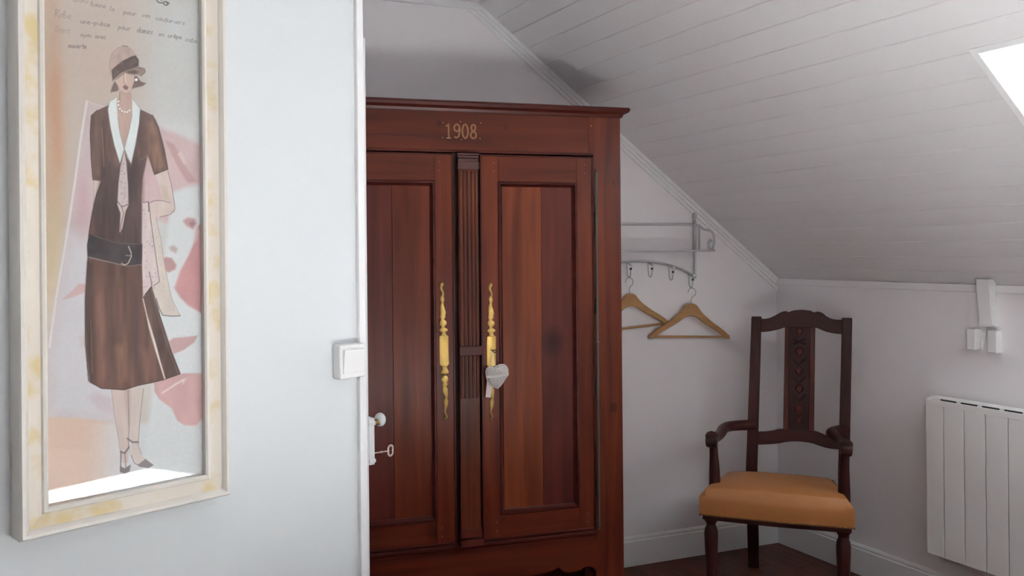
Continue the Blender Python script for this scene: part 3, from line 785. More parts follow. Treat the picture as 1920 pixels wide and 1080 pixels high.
# cornice : moulding swept round front and both sides
cp = [(0, zc0-.006), (.006, zc0-.006), (.010, zc0+.004), (.018, zc0+.008), (.026, zc0+.012), (.031, zc0+.022), (.029, zc0+.028), (.023, zc0+.031), (.0, ztop+.004)]
m = MB(); vs = []
path = [(XL, DEP, -1, 0), (XL, 0, -1, -1), (0, 0, 1, -1), (0, DEP, 1, 0)]
for (x, y, dx, dy) in path:
    for u, z in cp: vs.append((x+dx*u, y+dy*u, z))
n = len(cp)
fs = [(j*n+i, j*n+(i+1) % n, (j+1)*n+(i+1) % n, (j+1)*n+i) for j in range(3) for i in range(n)]
fs += [tuple(range(n)), tuple(range(4*n-1, 3*n-1, -1))]
m.add(vs, fs); m.box(XL+.005, -.005, .005, DEP-.005, ztop-.012, ztop+.004)
m.build('cornice', M['w5'], wr, 0)
# bottom rail with shaped apron
ap = [(965,1083),(985,1081),(1000,1078),(1012,1076),(1026,1074),(1036,1070),(1044,1066),(1048,1063),(1052,1068),(1060,1073),(1070,1074),(1082,1071),(1092,1066),(1103,1061),(1112,1064),(1118,1070),(1122,1080)]
P = [wl(*p) for p in ap]; xm = xcen
right = [(x, z) for x, z in P]
x_, z_ = P[0]
pts = [(-sw_r, zdb)] + [(-sw_r, P[-1][1]-.06)] + [(min(P[-1][0], -sw_r-.001), P[-1][1]-.06)] + right[::-1] + [(x_-.10, z_-.02), (xm, z_-.035)]
half = [p for p in pts if p[0] > xm]
mir = [(2*xm-p[0], p[1]) for p in half[::-1]]
poly_ = half + [(xm, z_-.035)] + mir
m = MB()
# triangulate robustly as vertical strips
allx = sorted(half[2:]+[(xm, z_-.035)]+mir[:-2], key=lambda p: p[0])
for (a, b_) in zip(allx[:-1], allx[1:]):
    m.prism([(a[0], zdb), (b_[0], zdb), (b_[0], b_[1]), (a[0], a[1])], 0, .026)
bm_ = m.build('bottom_rail', M['w2'], wr)
me = bm_.data; bm = bmesh.new(); bm.from_mesh(me); bmesh.ops.remove_doubles(bm, verts=bm.verts, dist=1e-5); bm.to_mesh(me); bm.free()
box('apron_backing', M['groove'], wr, XL+.05, -.05, .10, .115, .255, .32)
# raised moulding under the doors
box('sill_moulding', M['w5'], wr, XL+sw_r, -sw_r, -.008, .02, zdb-.018, zdb-.004, .003)

# gap shadow box behind the doors
def make_door(side):
    """built in wardrobe coordinates; side=+1 right door, -1 left (mirror)"""
    def X(px, py=600, y=-.012): 
        x = wl(px, py, y)[0]
        return x if side > 0 else 2*xcen - x
    zt, zb = zfr-.010, zdb+.004
    x0 = wl(901, 600)[0]; x1 = -sw_r-.004
    sl0 = wl(935, 500)[0]; sl1 = wl(1081, 500)[0]
    pz1 = wl(1000, 343)[1]; pz0 = wl(1000, 958)[1]
    y0, y1 = -.006, .024
    mx = lambda x: x if side > 0 else 2*xcen - x
    def B(name, m_, a, b_, c, d, e, f, bev=.0015, par=None):
        a, b_ = sorted((mx(a), mx(b_))); return box(name, m_, par, a, b_, c, d, e, f, bev)
    # moulding around the opening (bolection) is the door's own mesh
    pm = [(0, y0+.001), (.004, y0-.003), (.010, y0-.002), (.014, y0+.006), (.020, y0+.010), (.020, y1-.004), (0, y1-.004)]
    m = MB(); vs = []
    cs = [(sl0, pz0, 1, 1), (sl1, pz0, -1, 1), (sl1, pz1, -1, -1), (sl0, pz1, 1, -1)]
    for (x, z, dx, dz_) in cs:
        for u, y in pm: vs.append((mx(x+dx*(u-.004)), y, z+dz_*(u-.004)))
    n = len(pm)
    m.add(vs, [(j*n+i, j*n+(i+1) % n, ((j+1) % 4)*n+(i+1) % n, ((j+1) % 4)*n+i) for j in range(4) for i in range(n)])
    d = m.build('door', M['w5'], wr, 0)
    # stiles and rails
    B('door_stile', M['w1'], x0, sl0, y0, y1, zb, zt, .0015, d)
    B('door_stile', M['w1'], sl1, x1, y0, y1, zb, zt, .0015, d)
    B('door_rail', M['w2'], sl0, sl1, y0+.0006, y1, pz1, zt, .001, d)
    B('door_rail', M['w2'], sl0, sl1, y0+.0006, y1, zb, pz0, .001, d)
    # outer bead
    e = MB()
    for (a, b_, c, f) in ((x0, x0+.006, zb, zt), (x1-.006, x1, zb, zt), (x0+.006, x1-.006, zt-.006, zt), (x0+.006, x1-.006, zb, zb+.006)):
        a, b_ = sorted((mx(a), mx(b_))); e.box(a, b_, y0-.004, y0+.001, c, f)
    e.build('edge_bead', M['w5'], d, .0015)
    # panel boards
    xb = wl(1017, 600)[0]; xa = wl(975, 600)[0]
    if side > 0: cuts = [(sl0, xb, M['w4']), (xb, sl1, M['w3'])]
    else: cuts = [(sl0, 2*xcen-wl(737, 600)[0], M['w1']), (2*xcen-wl(737, 600)[0], sl1, M['w3'])]
    for i, (a, b_, mm) in enumerate(cuts):
        B('panel_board', mm, a+(.0004 if i else -.0), b_-.0004, .006+.0012*i, .020, pz0-.008, pz1+.008, .001, d)
    # pegs
    for x in (x0+.5*(sl0-x0)+.018, sl1+.5*(x1-sl1)):
        for z in (zt-.030, zt-.062, zb+.030, zb+.062):
            MB().lathe([(.0014, -.0012), (.0014, 0)], (mx(x), y0, z), 'Y', 8).build('peg', M['inlay'], d)
    return d
dR = make_door(1); dL = make_door(-1)
# pilaster fixed to the left door (hides the joint)
px0, px1 = wl(857, 600)[0], wl(890.5, 600)[0]
px0 = wl(859, 600)[0]; px1 = wl(896, 600)[0]
zpt = wl(874, 289)[1]; zpb = wl(884, 1020)[1]
pil = MB().box(px0, px1, -.020, .006, zpb+.045, zpt-.030)
pil = pil.build('pilaster', M['w6'], wr, .002)
nf = 5
zf1, zfm, zf0 = wl(874, 322)[1], wl(880, 656)[1], wl(882, 745)[1]
for i in range(nf):
    x = px0 + (px1-px0)*(i+.5)/nf
    for (a, b_) in ((zf1, zfm+.018), (zfm-.018, zf0)):
        r = (px1-px0)/nf*.36
        MB().tube([(x, -.0195, b_), (x, -.0195, a)], r, 10, .8, up=(1,0,0)).build('reed', M['w6'], pil)
def blk(name, x0, x1, y, z0, z1, m_=M['cap'], bev=.0015): return box(name, m_, pil, x0, x1, y, .0, z0, z1, bev)
blk('cap_block', px0-.004, px1+.004, -.030, zpt-.006, zpt); blk('cap_block', px0-.002, px1+.002, -.026, zpt-.016, zpt-.008)
blk('cap_block', px0, px1, -.022, zpt-.030, zpt-.018); blk('cap_block', px0-.003, px1+.003, -.030, wl(874,318)[1], wl(874,304)[1])
zm1, zm0 = wl(880, 648)[1], wl(880, 665)[1]
blk('middle_block', px0-.002, px1+.008, -.030, zm0, zm1, M['w5'])
zb1 = wl(884, 988)[1]; zb2 = wl(884, 1004)[1]; zb3 = wl(884, 1008)[1]
blk('base_block', px0-.002, px1+.002, -.026, zb2, zb1, M['w3']); blk('base_block', px0-.004, px1+.006, -.032, zpb, zb3, M['w3'])
box('joint_strip', M['groove'], wr, px0-.012, px1+.012, .012, .022, zdb, zfr-.002)
# hinge rods
for xh in (-sw_r+.004, XL+sw_r-.004):
    za, zb_, zc_ = wl(1118, 325)[1], wl(1121, 641)[1], wl(1128, 985)[1]
    h = MB().tube([(xh, -.016, zc_+.02), (xh, -.016, za)], .0055, 10).build('hinge_rod', M['iron'], wr)
    MB().lathe([(.001, -.012), (.005, -.008), (.0025, -.003), (.0062, .002), (.0062, .045), (.005, .05)], (xh, -.016, zc_)).build('finial', M['iron'], h)
    MB().ball((xh, -.016, zb_), .0075, 12).build('finial', M['iron'], h)
    MB().lathe([(.0055, -.03), (.0062, 0), (.0025, .004), (.005, .009), (.001, .013)], (xh, -.016, za)).build('finial', M['iron'], h)
    for z in (za-.18, zb_+.14, zb_-.16, zc_+.15):
        box('hinge_plate', M['iron'], h, xh-.003, xh+.003, -.012, .002, z-.03, z+.03)
# escutcheons : profile traced in millimetres (z, left, right)
EP = [(110,165,185),(118,161,187),(128,160,186),(140,159,178),(152,160,180),(160,164,183),(170,171,187),(182,174,190),(192,171,189),(200,165,187),(212,160,190),(222,161,193),(232,164,190),(240,167,188),(250,165,187),(262,162,188),(278,160,193),(295,160,199),(312,162,203),(325,162,201),(335,159,198),(343,158,202),(352,165,194),(360,165,192),(368,159,203),(380,156,209),(392,158,207),(402,168,198),(412,171,194),(422,158,212),(430,154,216),(438,158,211),(446,168,200),(456,171,203),(464,168,208),(470,155,220),(520,155,221),(580,156,222),(660,158,225),(668,166,217),(676,175,210),(690,177,212),(702,172,218),(715,163,223),(725,165,219),(731,180,210),(736,185,205),(742,177,212),(752,169,218),(765,168,219),(775,173,216),(785,180,210),(795,176,219),(803,176,218),(812,182,206),(822,176,213),(832,176,217),(848,178,217),(862,186,217),(875,193,216),(888,195,214),(898,187,214),(908,186,218),(920,184,216),(930,188,217),(942,188,214),(955,190,210),(970,188,203),(985,190,203),(1000,196,210),(1012,200,215),(1020,194,214),(1028,189,209),(1032,192,204)]
def escutcheon(dx, dy, lean, parent):
    m = MB(); vs = []; rows = []
    for cy, l, r in EP:
        sh = lean*(cy-110)/920*3.6
        a = wl(780+(l+sh)/3.6+dx, 500+cy/3.6+dy, -.008); b_ = wl(780+(r+sh)/3.6+dx, 500+cy/3.6+dy, -.008)
        w_ = b_[0]-a[0]; flat = 1 if 468 < cy < 665 else 0
        t = .0045 if flat else .004+.12*w_
        rows.append([(a[0], -.006, a[1]), (a[0]+w_*.06, -.006-t*.6, a[1]), (a[0]+w_*.28, -.006-t*(1 if flat else .92), a[1]),
                     (a[0]+w_*.5, -.006-t*(1 if flat else 1.1), a[1]), (a[0]+w_*.72, -.006-t*(1 if flat else .92), a[1]), (a[0]+w_*.94, -.006-t*.6, a[1]), (b_[0], -.006, a[1])])
    k_ = 7
    for r in rows: vs += r
    fs = [(i*k_+j, i*k_+j+1, (i+1)*k_+j+1, (i+1)*k_+j) for i in range(len(rows)-1) for j in range(k_-1)]
    fs += [tuple(range(k_)), tuple(range(len(rows)*k_-1, len(rows)*k_-k_-1, -1))] + [(i*k_+k_-1, i*k_, (i+1)*k_, (i+1)*k_+k_-1) for i in range(len(rows)-1)]
    m.add(vs, fs)
    return m.build('escutcheon', M['brass'], parent)
escutcheon(0, 0, 0, dL); escutcheon(91.5, 1.0, -6, dR)
# 1908 in brass wire, with six nail heads
def ell(cx_, cy_, rx_, ry_, a0=0, a1=360, n=18):
    return [(cx_+rx_*math.cos(math.radians(a0+(a1-a0)*i/n)), cy_+ry_*math.sin(math.radians(a0+(a1-a0)*i/n))) for i in range(n+1)]
DIG = {'1': [[(.05,.80),(.28,.98),(.34,1),(.34,.04)], [(.26,.86),(.26,.04)], [(.10,.02),(.50,.02)], [(.10,-.02),(.50,-.02)], [(.05,.80),(.12,.82),(.26,.86)]],
       '9': [ell(.30,.72,.27,.28), ell(.30,.72,.19,.20), [(.57,.72),(.56,.40),(.46,.10),(.28,0),(.06,.06)], [(.49,.68),(.48,.36),(.40,.14),(.26,.07),(.08,.13)]],
       '0': [ell(.30,.5,.28,.52), ell(.30,.5,.20,.44)],
       '8': [ell(.30,.76,.22,.25), ell(.30,.76,.14,.17), ell(.30,.25,.27,.27), ell(.30,.25,.19,.19)]}
cx, cz = wl(864.5, 246); dm = MB(); dh = wl(865, 232)[1]-wl(865, 259)[1]; dwid = wl(897, 246)[0]-wl(835, 246)[0]
for k_, c_ in enumerate('1908'):
    for st_ in DIG[c_]:
        dm.tube([(cx-dwid/2+dwid/4*(k_+.06)+p[0]*dwid/4*1.42, -.0018, cz-dh/2+p[1]*dh) for p in st_], .00085, 5)
do = dm.build('date_inlay', M['inlay'], wr)
tag(do, 'brass wire numerals reading 1908')
for (x, y) in ((830,230),(863,228),(901,231),(830,258),(865,262),(900,260),(1108,236)):
    a = wl(x, y); MB().lathe([(.0016, -.0028), (.0022, -.001)], (a[0], 0, a[1]), 'Y', 8).build('nail_head', M['inlay'], wr)

# wardrobe key and heart ornament
a = wl(921, 656, -.012)
wk = empty('wardrobe_key', WR.w(a[0], -.0108, a[1]), WR.rz)
tag(wk, 'small dark key in the brass plate of the right wardrobe door', 'key')
MB().lathe([(.002, .008), (.002, -.022), (.003, -.024), (.002, -.027)], (0,0,0), 'Y', 10).build('shank', M['black'], wk)
MB().tube([(.008*math.cos(t_)+.007, -.030, .0045*math.sin(t_)-.002) for t_ in [2*math.pi*i/16 for i in range(16)]], .0016, 8, 1, True).build('bow', M['black'], wk)
b = wl(930, 705, -.034)
ho = empty('heart_ornament', WR.w(b[0], -.034, b[1]), WR.rz)
tag(ho, 'grey fabric heart hanging from the key of the right wardrobe door', 'ornament')
# outline from the photograph, metres about its centre
hp = [(275,520),(285,480),(310,445),(350,428),(395,432),(420,450),(445,425),(490,400),(545,388),(600,400),(640,445),(652,500),(650,570),(610,630),(570,690),(520,755),(480,788),(430,775),(370,750),(320,690),(290,620)]
hl = [wl(880+x/9, 640+y/9, -.034) for x, y in hp]
cxh = sum(p[0] for p in hl)/len(hl); czh = sum(p[1] for p in hl)/len(hl)
hs = smoothpts([(p[0]-b[0], 0, p[1]-b[1]) for p in hl], 3, True)
m = MB(); n = len(hs); cen = Vector((cxh-b[0], 0, czh-b[1])); vs = []
lv = [(1, 0), (.93, .35), (.75, .72), (.45, .94), (.12, 1)]
for sgn in (-1, 1):
    for f_, d_ in lv:
        for p in hs: q = cen+(p-cen)*f_; vs.append((q.x, sgn*d_*.0075, q.z))
fs = []
for s_ in (0, 1):
    o_ = s_*5*n
    for j in range(4):
        for i in range(n): fs.append((o_+j*n+i, o_+j*n+(i+1) % n, o_+(j+1)*n+(i+1) % n, o_+(j+1)*n+i))
    fs.append(tuple(o_+4*n+i for i in range(n)))
m.add(vs, fs); hc = m.build('heart_cushion', M['heart'], ho)
bm = bmesh.new(); bm.from_mesh(hc.data); bmesh.ops.remove_doubles(bm, verts=bm.verts, dist=1e-6); bmesh.ops.recalc_face_normals(bm, faces=bm.faces); bm.to_mesh(hc.data); bm.free()
MB().tube([tuple(p) for p in hs], .0016, 6, 1, True).build('piping', M['piping'], ho)
def hq(x, y, yy=-.034): q = wl(880+x/9, 640+y/9, yy); return (q[0]-b[0], q[1]-b[1])
bandp = [hq(280,575), hq(450,570), hq(655,530), hq(652,572), hq(560,590), hq(430,610), hq(290,620)]
MB().prism(bandp, -.0090, -.0064).build('lace_band', M['lace'], ho, .0008)
k0 = hq(415, 160); ka = hq(358, 415); kb_ = hq(440, 430)
MB().tube([(ka[0], -.001, ka[1]), (k0[0]-.006, .006, (ka[1]+k0[1])/2), (k0[0], .009, k0[1]), (k0[0]+.001, .006, (kb_[1]+k0[1])/2), (kb_[0], -.001, kb_[1])], .0009, 6).build('cord', M['piping'], ho)
bw_ = MB(); c_ = hq(470, 450)
bw_.tube([(c_[0], -.010, c_[1]), (c_[0]+.004, -.012, c_[1]+.008), (c_[0]+.008, -.010, c_[1]+.007), (c_[0], -.010, c_[1])], .0013, 6)
bw_.tube([(c_[0], -.010, c_[1]), (c_[0]-.008, -.012, c_[1]+.004), (c_[0]-.006, -.010, c_[1]-.001), (c_[0], -.010, c_[1])], .0013, 6)
bw_.tube([(c_[0], -.010, c_[1]), (c_[0]-.006, -.010, c_[1]-.013)], .001, 6); bw_.tube([(c_[0], -.010, c_[1]), (c_[0]+.012, -.010, c_[1]-.010)], .001, 6)
bw_.build('bow', M['piping'], ho)
r1 = [hq(300,680), hq(385,740), hq(400,800), hq(370,955), hq(275,945)]
MB().prism([hq(300,670), hq(340,720), hq(332,952), hq(276,945)], .002, .0045).build('ribbon_tail', M['rosy'], ho, .0008)
MB().prism([hq(330,700), hq(392,760), hq(366,958), hq(322,950)], .005, .0075).build('ribbon_tail', M['rosy'], ho, .0008)

# ------------------------------------------------------------------ wall coat rack
x3, zs = GAB.at(1303, 470, -.012); zt_ = GAB.at(1303, 421, -.012)[1]; zf_ = GAB.at(1303, 402, -.012)[1]; zbm = GAB.at(1300, 522, -.012)[1]
xm_ = GAB.at(1192, 490, -.012)[0]; RW_ = 2*(x3-xm_)
rk = empty('coat_rack', GAB.w(x3, 0, zs), GAB.rz)
tag(rk, 'grey metal wall coat rack with shelf and row of hooks right of the wardrobe', 'coat rack')
zz = lambda z: z-zs
DEPR = .17
for side in (0, -RW_):
    p_ = MB().tube([(side, -.012, zz(zbm)), (side, -.012, zz(zt_)+.012)], .0072, 12).build('post', M['rack'], rk)
    MB().lathe([(.007, 0), (.009, .004), (.0055, .010), (.010, .022), (.0115, .032), (.009, .042), (.001, .050)], (side, -.012, zz(zt_)+.010), 'Z', 14).build('finial', M['rack'], p_)
    s_ = MB()
    pts = smoothpts([(side, -.012, zz(zt_)), (side, -.05, zz(zt_)-.006), (side, -.085, zz(zt_)-.024), (side, -.125, zz(zt_)-.030), (side, -.155, zz(zt_)-.040), (side, -.168, zz(zt_)-.062), (side, -.170, .035), (side, -.155, .006), (side, -.130, .012), (side, -.122, .032), (side, -.134, .050), (side, -.146, .044)], 5)
    s_.tube(pts, .0055, 8); s_.build('scroll_bracket', M['rack'], rk)
    MB().tube([(side, -.05, 0), (side, -.05, zz(zt_)-.006)], .005, 8).build('bracket_bar', M['rack'], rk)
    MB().tube([(side, -.008, 0), (side, -DEPR, 0)], .005, 8).build('bracket_bar', M['rack'], rk)
MB().tube([(-RW_, -.012, zz(zt_)), (0, -.012, zz(zt_))], .006, 10).build('top_rail', M['rack'], rk)
for y in (-.012, -.05, -.09, -.13, -DEPR):
    MB().tube([(-RW_, y, 0), (0, y, 0)], .0045, 8).build('shelf_rod', M['rack'], rk)
# arch
za_ = zz(GAB.at(1192, 490, -.012)[1]); ze_ = zz(zbm)+.004
arch = [(-RW_/2+math.sin(t_)*RW_/2/math.sin(1.05), -.012, ze_+(za_-ze_)*(math.cos(t_)-math.cos(1.05))/(1-math.cos(1.05))) for t_ in [-1.05+2.1*i/24 for i in range(25)]]
MB().tube(arch, .0055, 8, 1.5).build('hook_arch', M['rack'], rk)
def archz(x):
    for p, q in zip(arch[:-1], arch[1:]):
        if p[0] <= x <= q[0]: t_ = (x-p[0])/(q[0]-p[0]+1e-9); return p[2]+(q[2]-p[2])*t_
    return ze_
hx = [GAB.at(p, 500, -.014)[0]-x3 for p in (1175.5, 1215, 1254, 1291)]
hook_pts = []
for x in hx + [-RW_-h_ for h_ in (hx[2], hx[3])]:
    z = archz(x)
    h = MB().tube(smoothpts([(x, -.014, z), (x, -.016, z-.040), (x, -.022, z-.062), (x, -.034, z-.070), (x, -.046, z-.062), (x, -.050, z-.036)], 4), .0028, 8).build('hook', M['rack'], rk)
    MB().ball((x, -.050, z-.032), .0058, 10).build('hook_tip', M['black'], h)
    MB().tube([(x, -.014, z-.004), (x, -.035, z-.012), (x, -.050, z-.014)], .0028, 8).build('upper_prong', M['rack'], h)
    MB().ball((x, -.056, z-.013), .0085, 12).build('porcelain_knob', M['porcelain'], h)
    hook_pts.append((x, z))

# ------------------------------------------------------------------ hangers
def make_hanger():
    root = empty('coat_hanger', (0,0,0))
    S = 1/3.858/338*1.0
    tr = [(0,0),(.018,-.003),(.031,-.010),(.044,-.026),(.056,-.040),(.075,-.056),(.115,-.085),(.155,-.109),(.190,-.131),(.213,-.150),(.215,-.168)]
    br = [(0,-.060),(.020,-.062),(.038,-.070),(.069,-.091),(.115,-.116),(.175,-.150),(.204,-.168)]
    top = [(-a, b_) for a, b_ in tr[::-1]] + tr[1:]
    bot = [(-a, b_) for a, b_ in br[::-1]] + br[1:]
    # build as strip between the two edges
    n = 57; tx = [-.215+.43*i/(n-1) for i in range(n)]
    def interp(L, x):
        L = sorted(L)
        for p, q in zip(L[:-1], L[1:]):
            if p[0] <= x <= q[0]: return p[1]+(q[1]-p[1])*(x-p[0])/(q[0]-p[0]+1e-9)
        return L[0][1] if x < L[0][0] else L[-1][1]
    m = MB(); vs = []
    for x in tx:
        a_, b_ = interp(top[1:-1], x), interp(bot, x)
        if a_-b_ < .008: b_ = a_-.008
        h_ = .0065; e_ = .003
        for (y, z) in ((-h_, b_+e_), (-h_, a_-e_), (-h_+e_, a_), (h_-e_, a_), (h_, a_-e_), (h_, b_+e_), (h_-e_, b_), (-h_+e_, b_)): vs.append((x, y, z))
    fs = [(i*8+j, i*8+(j+1) % 8, (i+1)*8+(j+1) % 8, (i+1)*8+j) for i in range(n-1) for j in range(8)]
    fs += [tuple(range(8)), tuple(range((n-1)*8+7, (n-1)*8-1, -1))]
    m.add(vs, fs); m.build('hanger_body', M['hanger'], root)
    MB().tube([(-.198, 0, -.158), (.198, 0, -.158)], .0055, 10).build('trouser_bar', M['hanger'], root)
    pts = [(0, 0, -.01), (0, 0, .015), (.004, 0, .027)] + [(.002+.021*math.cos(t_), 0, .051+.021*math.sin(t_)) for t_ in [-.7+math.pi*1.25*i/14 for i in range(15)]]
    MB().tube(smoothpts(pts, 2), .0016, 8).build('hanger_hook', M['wire'], root)
    return root
hg = make_hanger(); hg['group'] = 'wooden coat hangers'; hg2 = copy_tree(hg)
tag(hg, 'light wooden coat hanger on the right end hook, wholly in view', 'hanger')
tag(hg2, 'light wooden coat hanger half hidden behind the wardrobe', 'hanger')
hk = hook_pts[3]; hk0 = hook_pts[0]
hz = zs + hk[1]-.070
hg.location = GAB.w(x3+hk[0], -.034, hz-.0743); hg.rotation_euler = (0, math.radians(2.7), GAB.rz-math.radians(2))
hz2 = zs + hk0[1]-.070
hg2.location = GAB.w(x3+hk0[0]+.001, -.034, hz2-.0743); hg2.rotation_euler = (0, math.radians(-3), GAB.rz+math.radians(6))

# ------------------------------------------------------------------ radiator on the knee wall
rx0, rz1 = RW.at(1735, 747, -.10); rzb = RW.at(1735, 1035, -.10)[1]
print('radiator', rx0, rz1, rzb)
rad = empty('radiator', RW.w(rx0, 0, rzb), RW.rz)
tag(rad, 'white ribbed electric radiator on the right-hand wall', 'radiator')
RH = rz1-rzb
edges = [RW.at(p, 800, -.10)[0]-rx0 for p in (1735, 1768.5, 1806.6, 1847, 1889.3)]
print('radiator edges', edges)
pw = (edges[4]-edges[1])/3
xs_ = [0, edges[1]] + [edges[1]+pw*(i+1) for i in range(8)]
for i in range(len(xs_)-1):
    a, b_ = xs_[i]+.0014, xs_[i+1]-.0014
    e_ = MB().box(a, b_, -.100, -.093, 0, RH-.001).build('radiator_element', M['heater'], rad, .0025)
    if i < len(xs_)-2:
        c_ = xs_[i+1] + .64*pw
        MB().box(xs_[i+1]-.25*pw, xs_[i+1]+.52*pw, -.0848, -.082, RH-.012, RH+.0040).build('vent_slot', M['slot'], e_)
        MB().tube([(c_-.5*pw+.5*pw*q_/4+.0*pw, -.060, RH+.004+.004*math.sin(math.pi*q_/8)) for q_ in range(9)], .0035, 6).build('vent_scallop', M['heater'], e_)
box('core', M['slot'], rad, .010, xs_[-1]-.010, -.0925, -.082, .015, RH-.008)
box('top_strip', M['heater'], rad, .0, xs_[-1], -.1004, -.0925, RH-.024, RH, .002)
MB().box(.0, xs_[-1], -.083, -.030, .01, RH+.0075).build('rear_casing', M['heater'], rad, .004)
MB().box(-.0, .012, -.094, -.080, .01, RH+.002).build('end_cap', M['heater'], rad, .002)
for x in (.12, xs_[-1]-.12): box('wall_bracket', M['heater'], rad, x-.02, x+.02, -.032, 0, .12, RH-.12)

# ------------------------------------------------------------------ rafter end and two little boxes above the radiator
def rwx(px, py, y=0): return RW.at(px, py, y)
tx0, tz1 = rwx(1829, 530, -.055); tx1, _ = rwx(1853.5, 530, -.055)
bx0, bz0 = rwx(1836, 611, -.022); bx1, _ = rwx(1860, 614, -.022)
rf = empty('wall_bracket', RW.w(tx0, 0, bz0), RW.rz)
tag(rf, 'white tapering bracket running from the sloping ceiling down the right-hand wall', 'bracket')
hgt = 1.335-bz0
v = [(0,0,hgt), (tx1-tx0,0,hgt), (tx1-tx0,-.055,hgt), (0,-.055,hgt), (bx0-tx0,0,0), (bx1-tx0,0,0), (bx1-tx0,-.020,0), (bx0-tx0,-.020,0)]
MB().add(v, [(0,1,2,3), (7,6,5,4), (3,2,6,7), (0,4,5,1), (1,5,6,2), (0,3,7,4)]).build('tapered_board', M['plastic'], rf, .002)
MB().box(-.004, tx1-tx0+.004, -.03, 0, .0, .010).build('foot_stop', M['plastic'], rf, .002)
for i, (pa, pb, yt, yb, lab) in enumerate(((1828.5, 1841, 617, 657, 'white sensor box under the tapering bracket, the left one of two'),
                                           (1868, 1884, 621, 663, 'white sensor box under the tapering bracket, the right one of two'))):
    pr_ = .038
    xb_ = rwx(pa, yt, -pr_)[0]; xw = rwx(pb, yt, 0)[0]
    X1 = rwx(pa, (yt+yb)/2, -pr_)[0]
    z1_, z0_ = rwx(pa, yt, -pr_)[1], rwx(pa, yb, -pr_)[1]
    s_ = empty('sensor_box', RW.w(X1-.018, 0, (z0_+z1_)/2), RW.rz)
    tag(s_, lab, 'sensor', 'small white boxes under the wall bracket')
    hh_ = (z1_-z0_)/2
    MB().box(-.018, .018, -pr_, -.005, -hh_, hh_).build('housing', M['plastic'], s_, .003)
    MB().box(-.016, .016, -.006, 0, -hh_+.003, hh_-.003).build('back_plate', M['plastic'], s_, .001)

# ------------------------------------------------------------------ armchair
TH = math.radians(-19.5)
CH = Frame((1.022, 3.345, 0), (math.cos(TH), math.sin(TH)))
ch = empty('armchair', CH.o, CH.rz)
tag(ch, 'high-backed dark wooden armchair with an ochre leather seat in the corner', 'chair')
RAKE = .13; YB = .455
# raked back plane : y = YB + (z-.47)*RAKE
def cb(px, py):
    r = ray(px, py); o_ = Vector((0, 0, EYE))
    # plane n.(p-p0)=0 with n = CH.n - RAKE*z
    nn = CH.n - Vector((0, 0, RAKE)); p0 = CH.w(0, YB, .47)
    t_ = (p0-o_).dot(nn)/r.dot(nn); p = o_+r*t_-CH.o
    return (p.dot(CH.d), p.dot(CH.n), p.z)
def back_poly(name, pix, m_, t0, t1, par=ch, off=(1300, 560), sc=3.856, bev=.004):
    pts = [cb(off[0]+x/sc, off[1]+y/sc) for x, y in pix]; n = len(pts)
    mm = MB(); mm.add([(p[0], p[1]+t0, p[2]) for p in pts]+[(p[0], p[1]+t1, p[2]) for p in pts],
        [tuple(range(n)), tuple(range(2*n-1, n-1, -1))]+[(i, i+n, (i+1) % n+n, (i+1) % n) for i in range(n)])
    return mm.build(name, m_, par, bev)
def sp(pts, n=4): return [(p.x, p.y) for p in smoothpts([(a, b_, 0) for a, b_ in pts], n)]
# back posts, continuing below the seat as back legs
def post(xa_out, xa_in, ytop, xb_out, xb_in, footL):
    a0 = cb(1300+xa_out/3.856, 560+ytop/3.856); a1 = cb(1300+xa_in/3.856, 560+ytop/3.856)
    b0 = cb(1300+xb_out/3.856, 560+1000/3.856); b1 = cb(1300+xb_in/3.856, 560+1000/3.856)
    slope0 = (b0[0]-a0[0])/(b0[2]-a0[2]); slope1 = (b1[0]-a1[0])/(b1[2]-a1[2])
    zs_ = [a0[2], .80, b0[2], .47, .30, .0]
    vs = []
    for z in zs_:
        zz_ = max(z, .45)
        x0 = a0[0]+slope0*(zz_-a0[2]); x1 = a1[0]+slope1*(zz_-a1[2])
        y = YB+(z-.47)*RAKE if z >= .47 else YB-.0+(.47-z)*.20
        d_ = .030
        vs += [(x0, y, z), (x1, y, z), (x1, y+d_, z), (x0, y+d_, z)]
    n = len(zs_)
    fs = [(i*4+j, i*4+(j+1) % 4, (i+1)*4+(j+1) % 4, (i+1)*4+j) for i in range(n-1) for j in range(4)]+[(0,1,2,3), ((n-1)*4+3, (n-1)*4+2, (n-1)*4+1, (n-1)*4)]
    return MB().add(vs, fs).build('back_post', M['cw'], ch, .004)
post(420, 492, 130, 388, 468, 0); post(1150, 1076, 142, 1134, 1054, 0)
tr_top = sp([(488,148),(530,146),(570,133),(610,112),(640,96),(668,92),(684,97)]) + [(690,103)] + sp([(697,96),(720,88),(780,82),(840,88),(866,97)]) + [(873,104)] + sp([(880,98),(905,96),(935,106),(965,130),(1000,147),(1040,154),(1080,156)])
tr_bot = sp([(1076,258),(1020,252),(960,240),(915,222),(882,210)]) + sp([(655,210),(620,222),(570,234),(530,240),(486,243)])
back_poly('top_rail', tr_top+tr_bot, M['cw2'], .002, .026)
lr = sp([(462,965),(520,964),(570,958),(610,948),(648,944)]) + sp([(872,960),(905,968),(950,988),(1000,1001),(1058,1003)]) + sp([(1058,1092),(1000,1088),(950,1078),(900,1062),(850,1046),(780,1036),(720,1034),(660,1040),(620,1048),(560,1054),(462,1058)])
back_poly('lower_back_rail', lr, M['cw2'], .003, .024)
spl = back_poly('splat', [(662,200),(882,200),(873,968),(648,952)], M['cw'], .012, .022)
back_poly('splat_band', [(662,208),(692,208),(684,950),(650,948)], M['cw3'], .004, .013, spl, bev=.002)
back_poly('splat_band', [(846,208),(880,208),(871,958),(836,956)], M['cw3'], .004, .013, spl, bev=.002)
